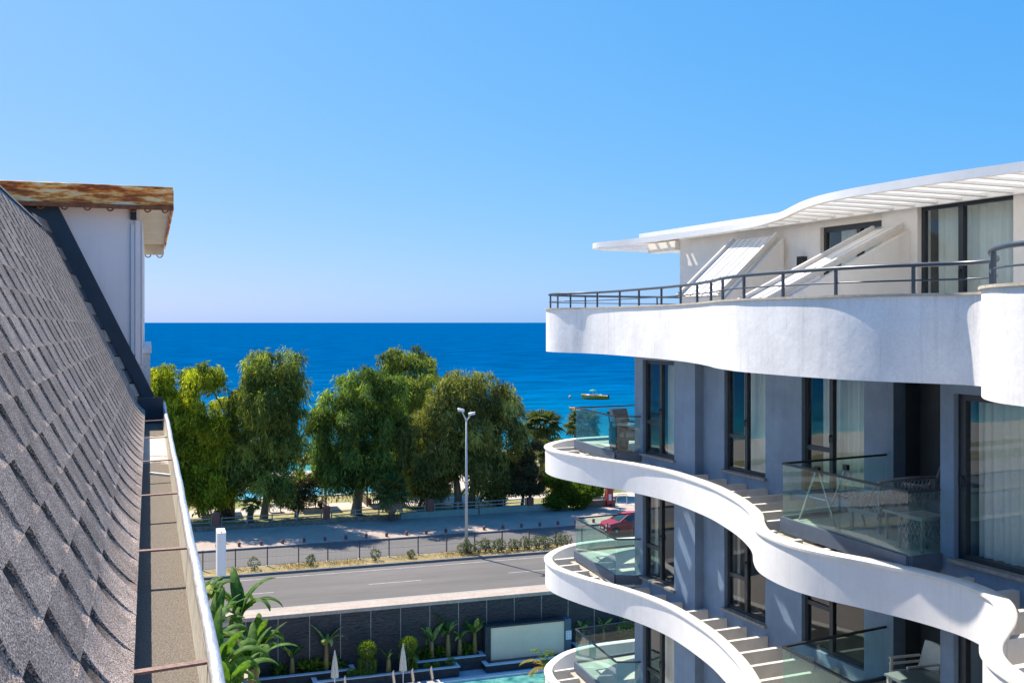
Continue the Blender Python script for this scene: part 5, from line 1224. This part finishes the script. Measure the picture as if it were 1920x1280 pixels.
sofa(-9.75, 1.05, R(-90), 1.15, 'grey woven sofa with its back to the window', .84)
sofa(-10.35, .30, R(0), 1.2, 'grey woven corner sofa in front of the dark recess', 1.0)
st = hthing('woven_stool', -11.15, 1.78, ZF, 'grey woven stool behind the end glass panel', 'stool')
obj('seat', MB().box(-.24, .24, -.24, .24, .46, .52), M['rattan'], st)
for s in (-1, 1): lattice(st, .46, .34, .12, s*.235, x0=-.23); lattice(st, .46, .34, .12, s*.235, 'woven_side', 1, -.23)
for x in (-.22, .22):
    for y in (-.22, .22): obj('leg', MB().box(x-.015, x+.015, y-.015, y+.015, 0, .46), M['rattan'], st)
ct = hthing('coffee_table', -10.75, 1.45, ZF, 'low dark glass coffee table on the wide balcony', 'table')
obj('top', MB().box(-.45, .45, -.3, .3, .42, .45), M['ttop'], ct)
for x in (-.4, .4):
    for y in (-.25, .25): obj('leg', MB().box(x-.02, x+.02, y-.02, y+.02, 0, .42), M['rattan'], ct)
dr = hthing('drying_rack', -9.12, 1.72, ZF, 'folding aluminium laundry rack with black joints on the wide balcony', 'drying rack', rz=R(90))
for sx in (-.3, .3):
    for sy in (-1, 1):
        obj('leg', MB().tube([(sx, sy*.46, 0.02), (sx, sy*.02, .92)], .016, 6), M['alu'], dr, smooth=True)
    obj('joint', MB().box(sx-.03, sx+.03, -.05, .05, .88, .97), M['black'], dr)
    obj('cross_tube', MB().tube([(sx, -.2, .45), (sx, .2, .45)], .009, 6), M['alu'], dr)
for k in range(6): obj('wire', MB().tube([(-.3, -.3+k*.12, .50), (.3, -.3+k*.12, .50)], .005, 5), M['alu'], dr)
for sy in (-1, 1): obj('bottom_tube', MB().tube([(-.3, sy*.46, .03), (.3, sy*.46, .03)], .012, 6), M['alu'], dr)
# stacked white chairs and a table on the balcony below
Z3 = ZF - FL
def armchair(a, n, z, rz, label, k):
    t = hthing('armchair', a, n, z, label, 'chair', 'stacked white armchairs', rz)
    obj('seat', MB().box(-.26, .26, -.24, .26, .41, .45), M['wchair'], t)
    obj('backrest', MB().loft([[(x, -.25-.04*math.cos(x*5)+.0, .46), (x, -.38-.05*math.cos(x*4), .93-.05*abs(x*2)**2), (x, -.41-.05*math.cos(x*4), .93-.05*abs(x*2)**2), (x, -.28-.04*math.cos(x*5), .46)] for x in (-.27, -.14, 0, .14, .27)]), M['wchair'], t)
    for x in (-.25, .25):
        for y in (-.22, .24): obj('leg', MB().bar((x*1.08, y*1.15, 0), (x, y, .42 if y < 0 else .64), .04, .03), M['wchair'], t)
        obj('arm', MB().bar((x*1.05, -.3, .67), (x*1.05, .27, .655), .05, .03), M['wchair'], t)
armchair(-9.48, .32, Z3, R(-12), 'lower white resin armchair of the stacked pair on the lower balcony', 0)
armchair(-9.50, .34, Z3+.11, R(-12), 'upper white resin armchair of the stacked pair on the lower balcony', 1)
t2 = hthing('balcony_table', -10.25, .75, Z3, 'grey glass table beside the stacked white armchairs', 'table')
obj('top', MB().box(-.55, .55, -.4, .4, .71, .74), M['ttop'], t2)
for x in (-.5, .5):
    for y in (-.35, .35): obj('leg', MB().box(x-.02, x+.02, y-.02, y+.02, 0, .71), M['wchair'], t2)
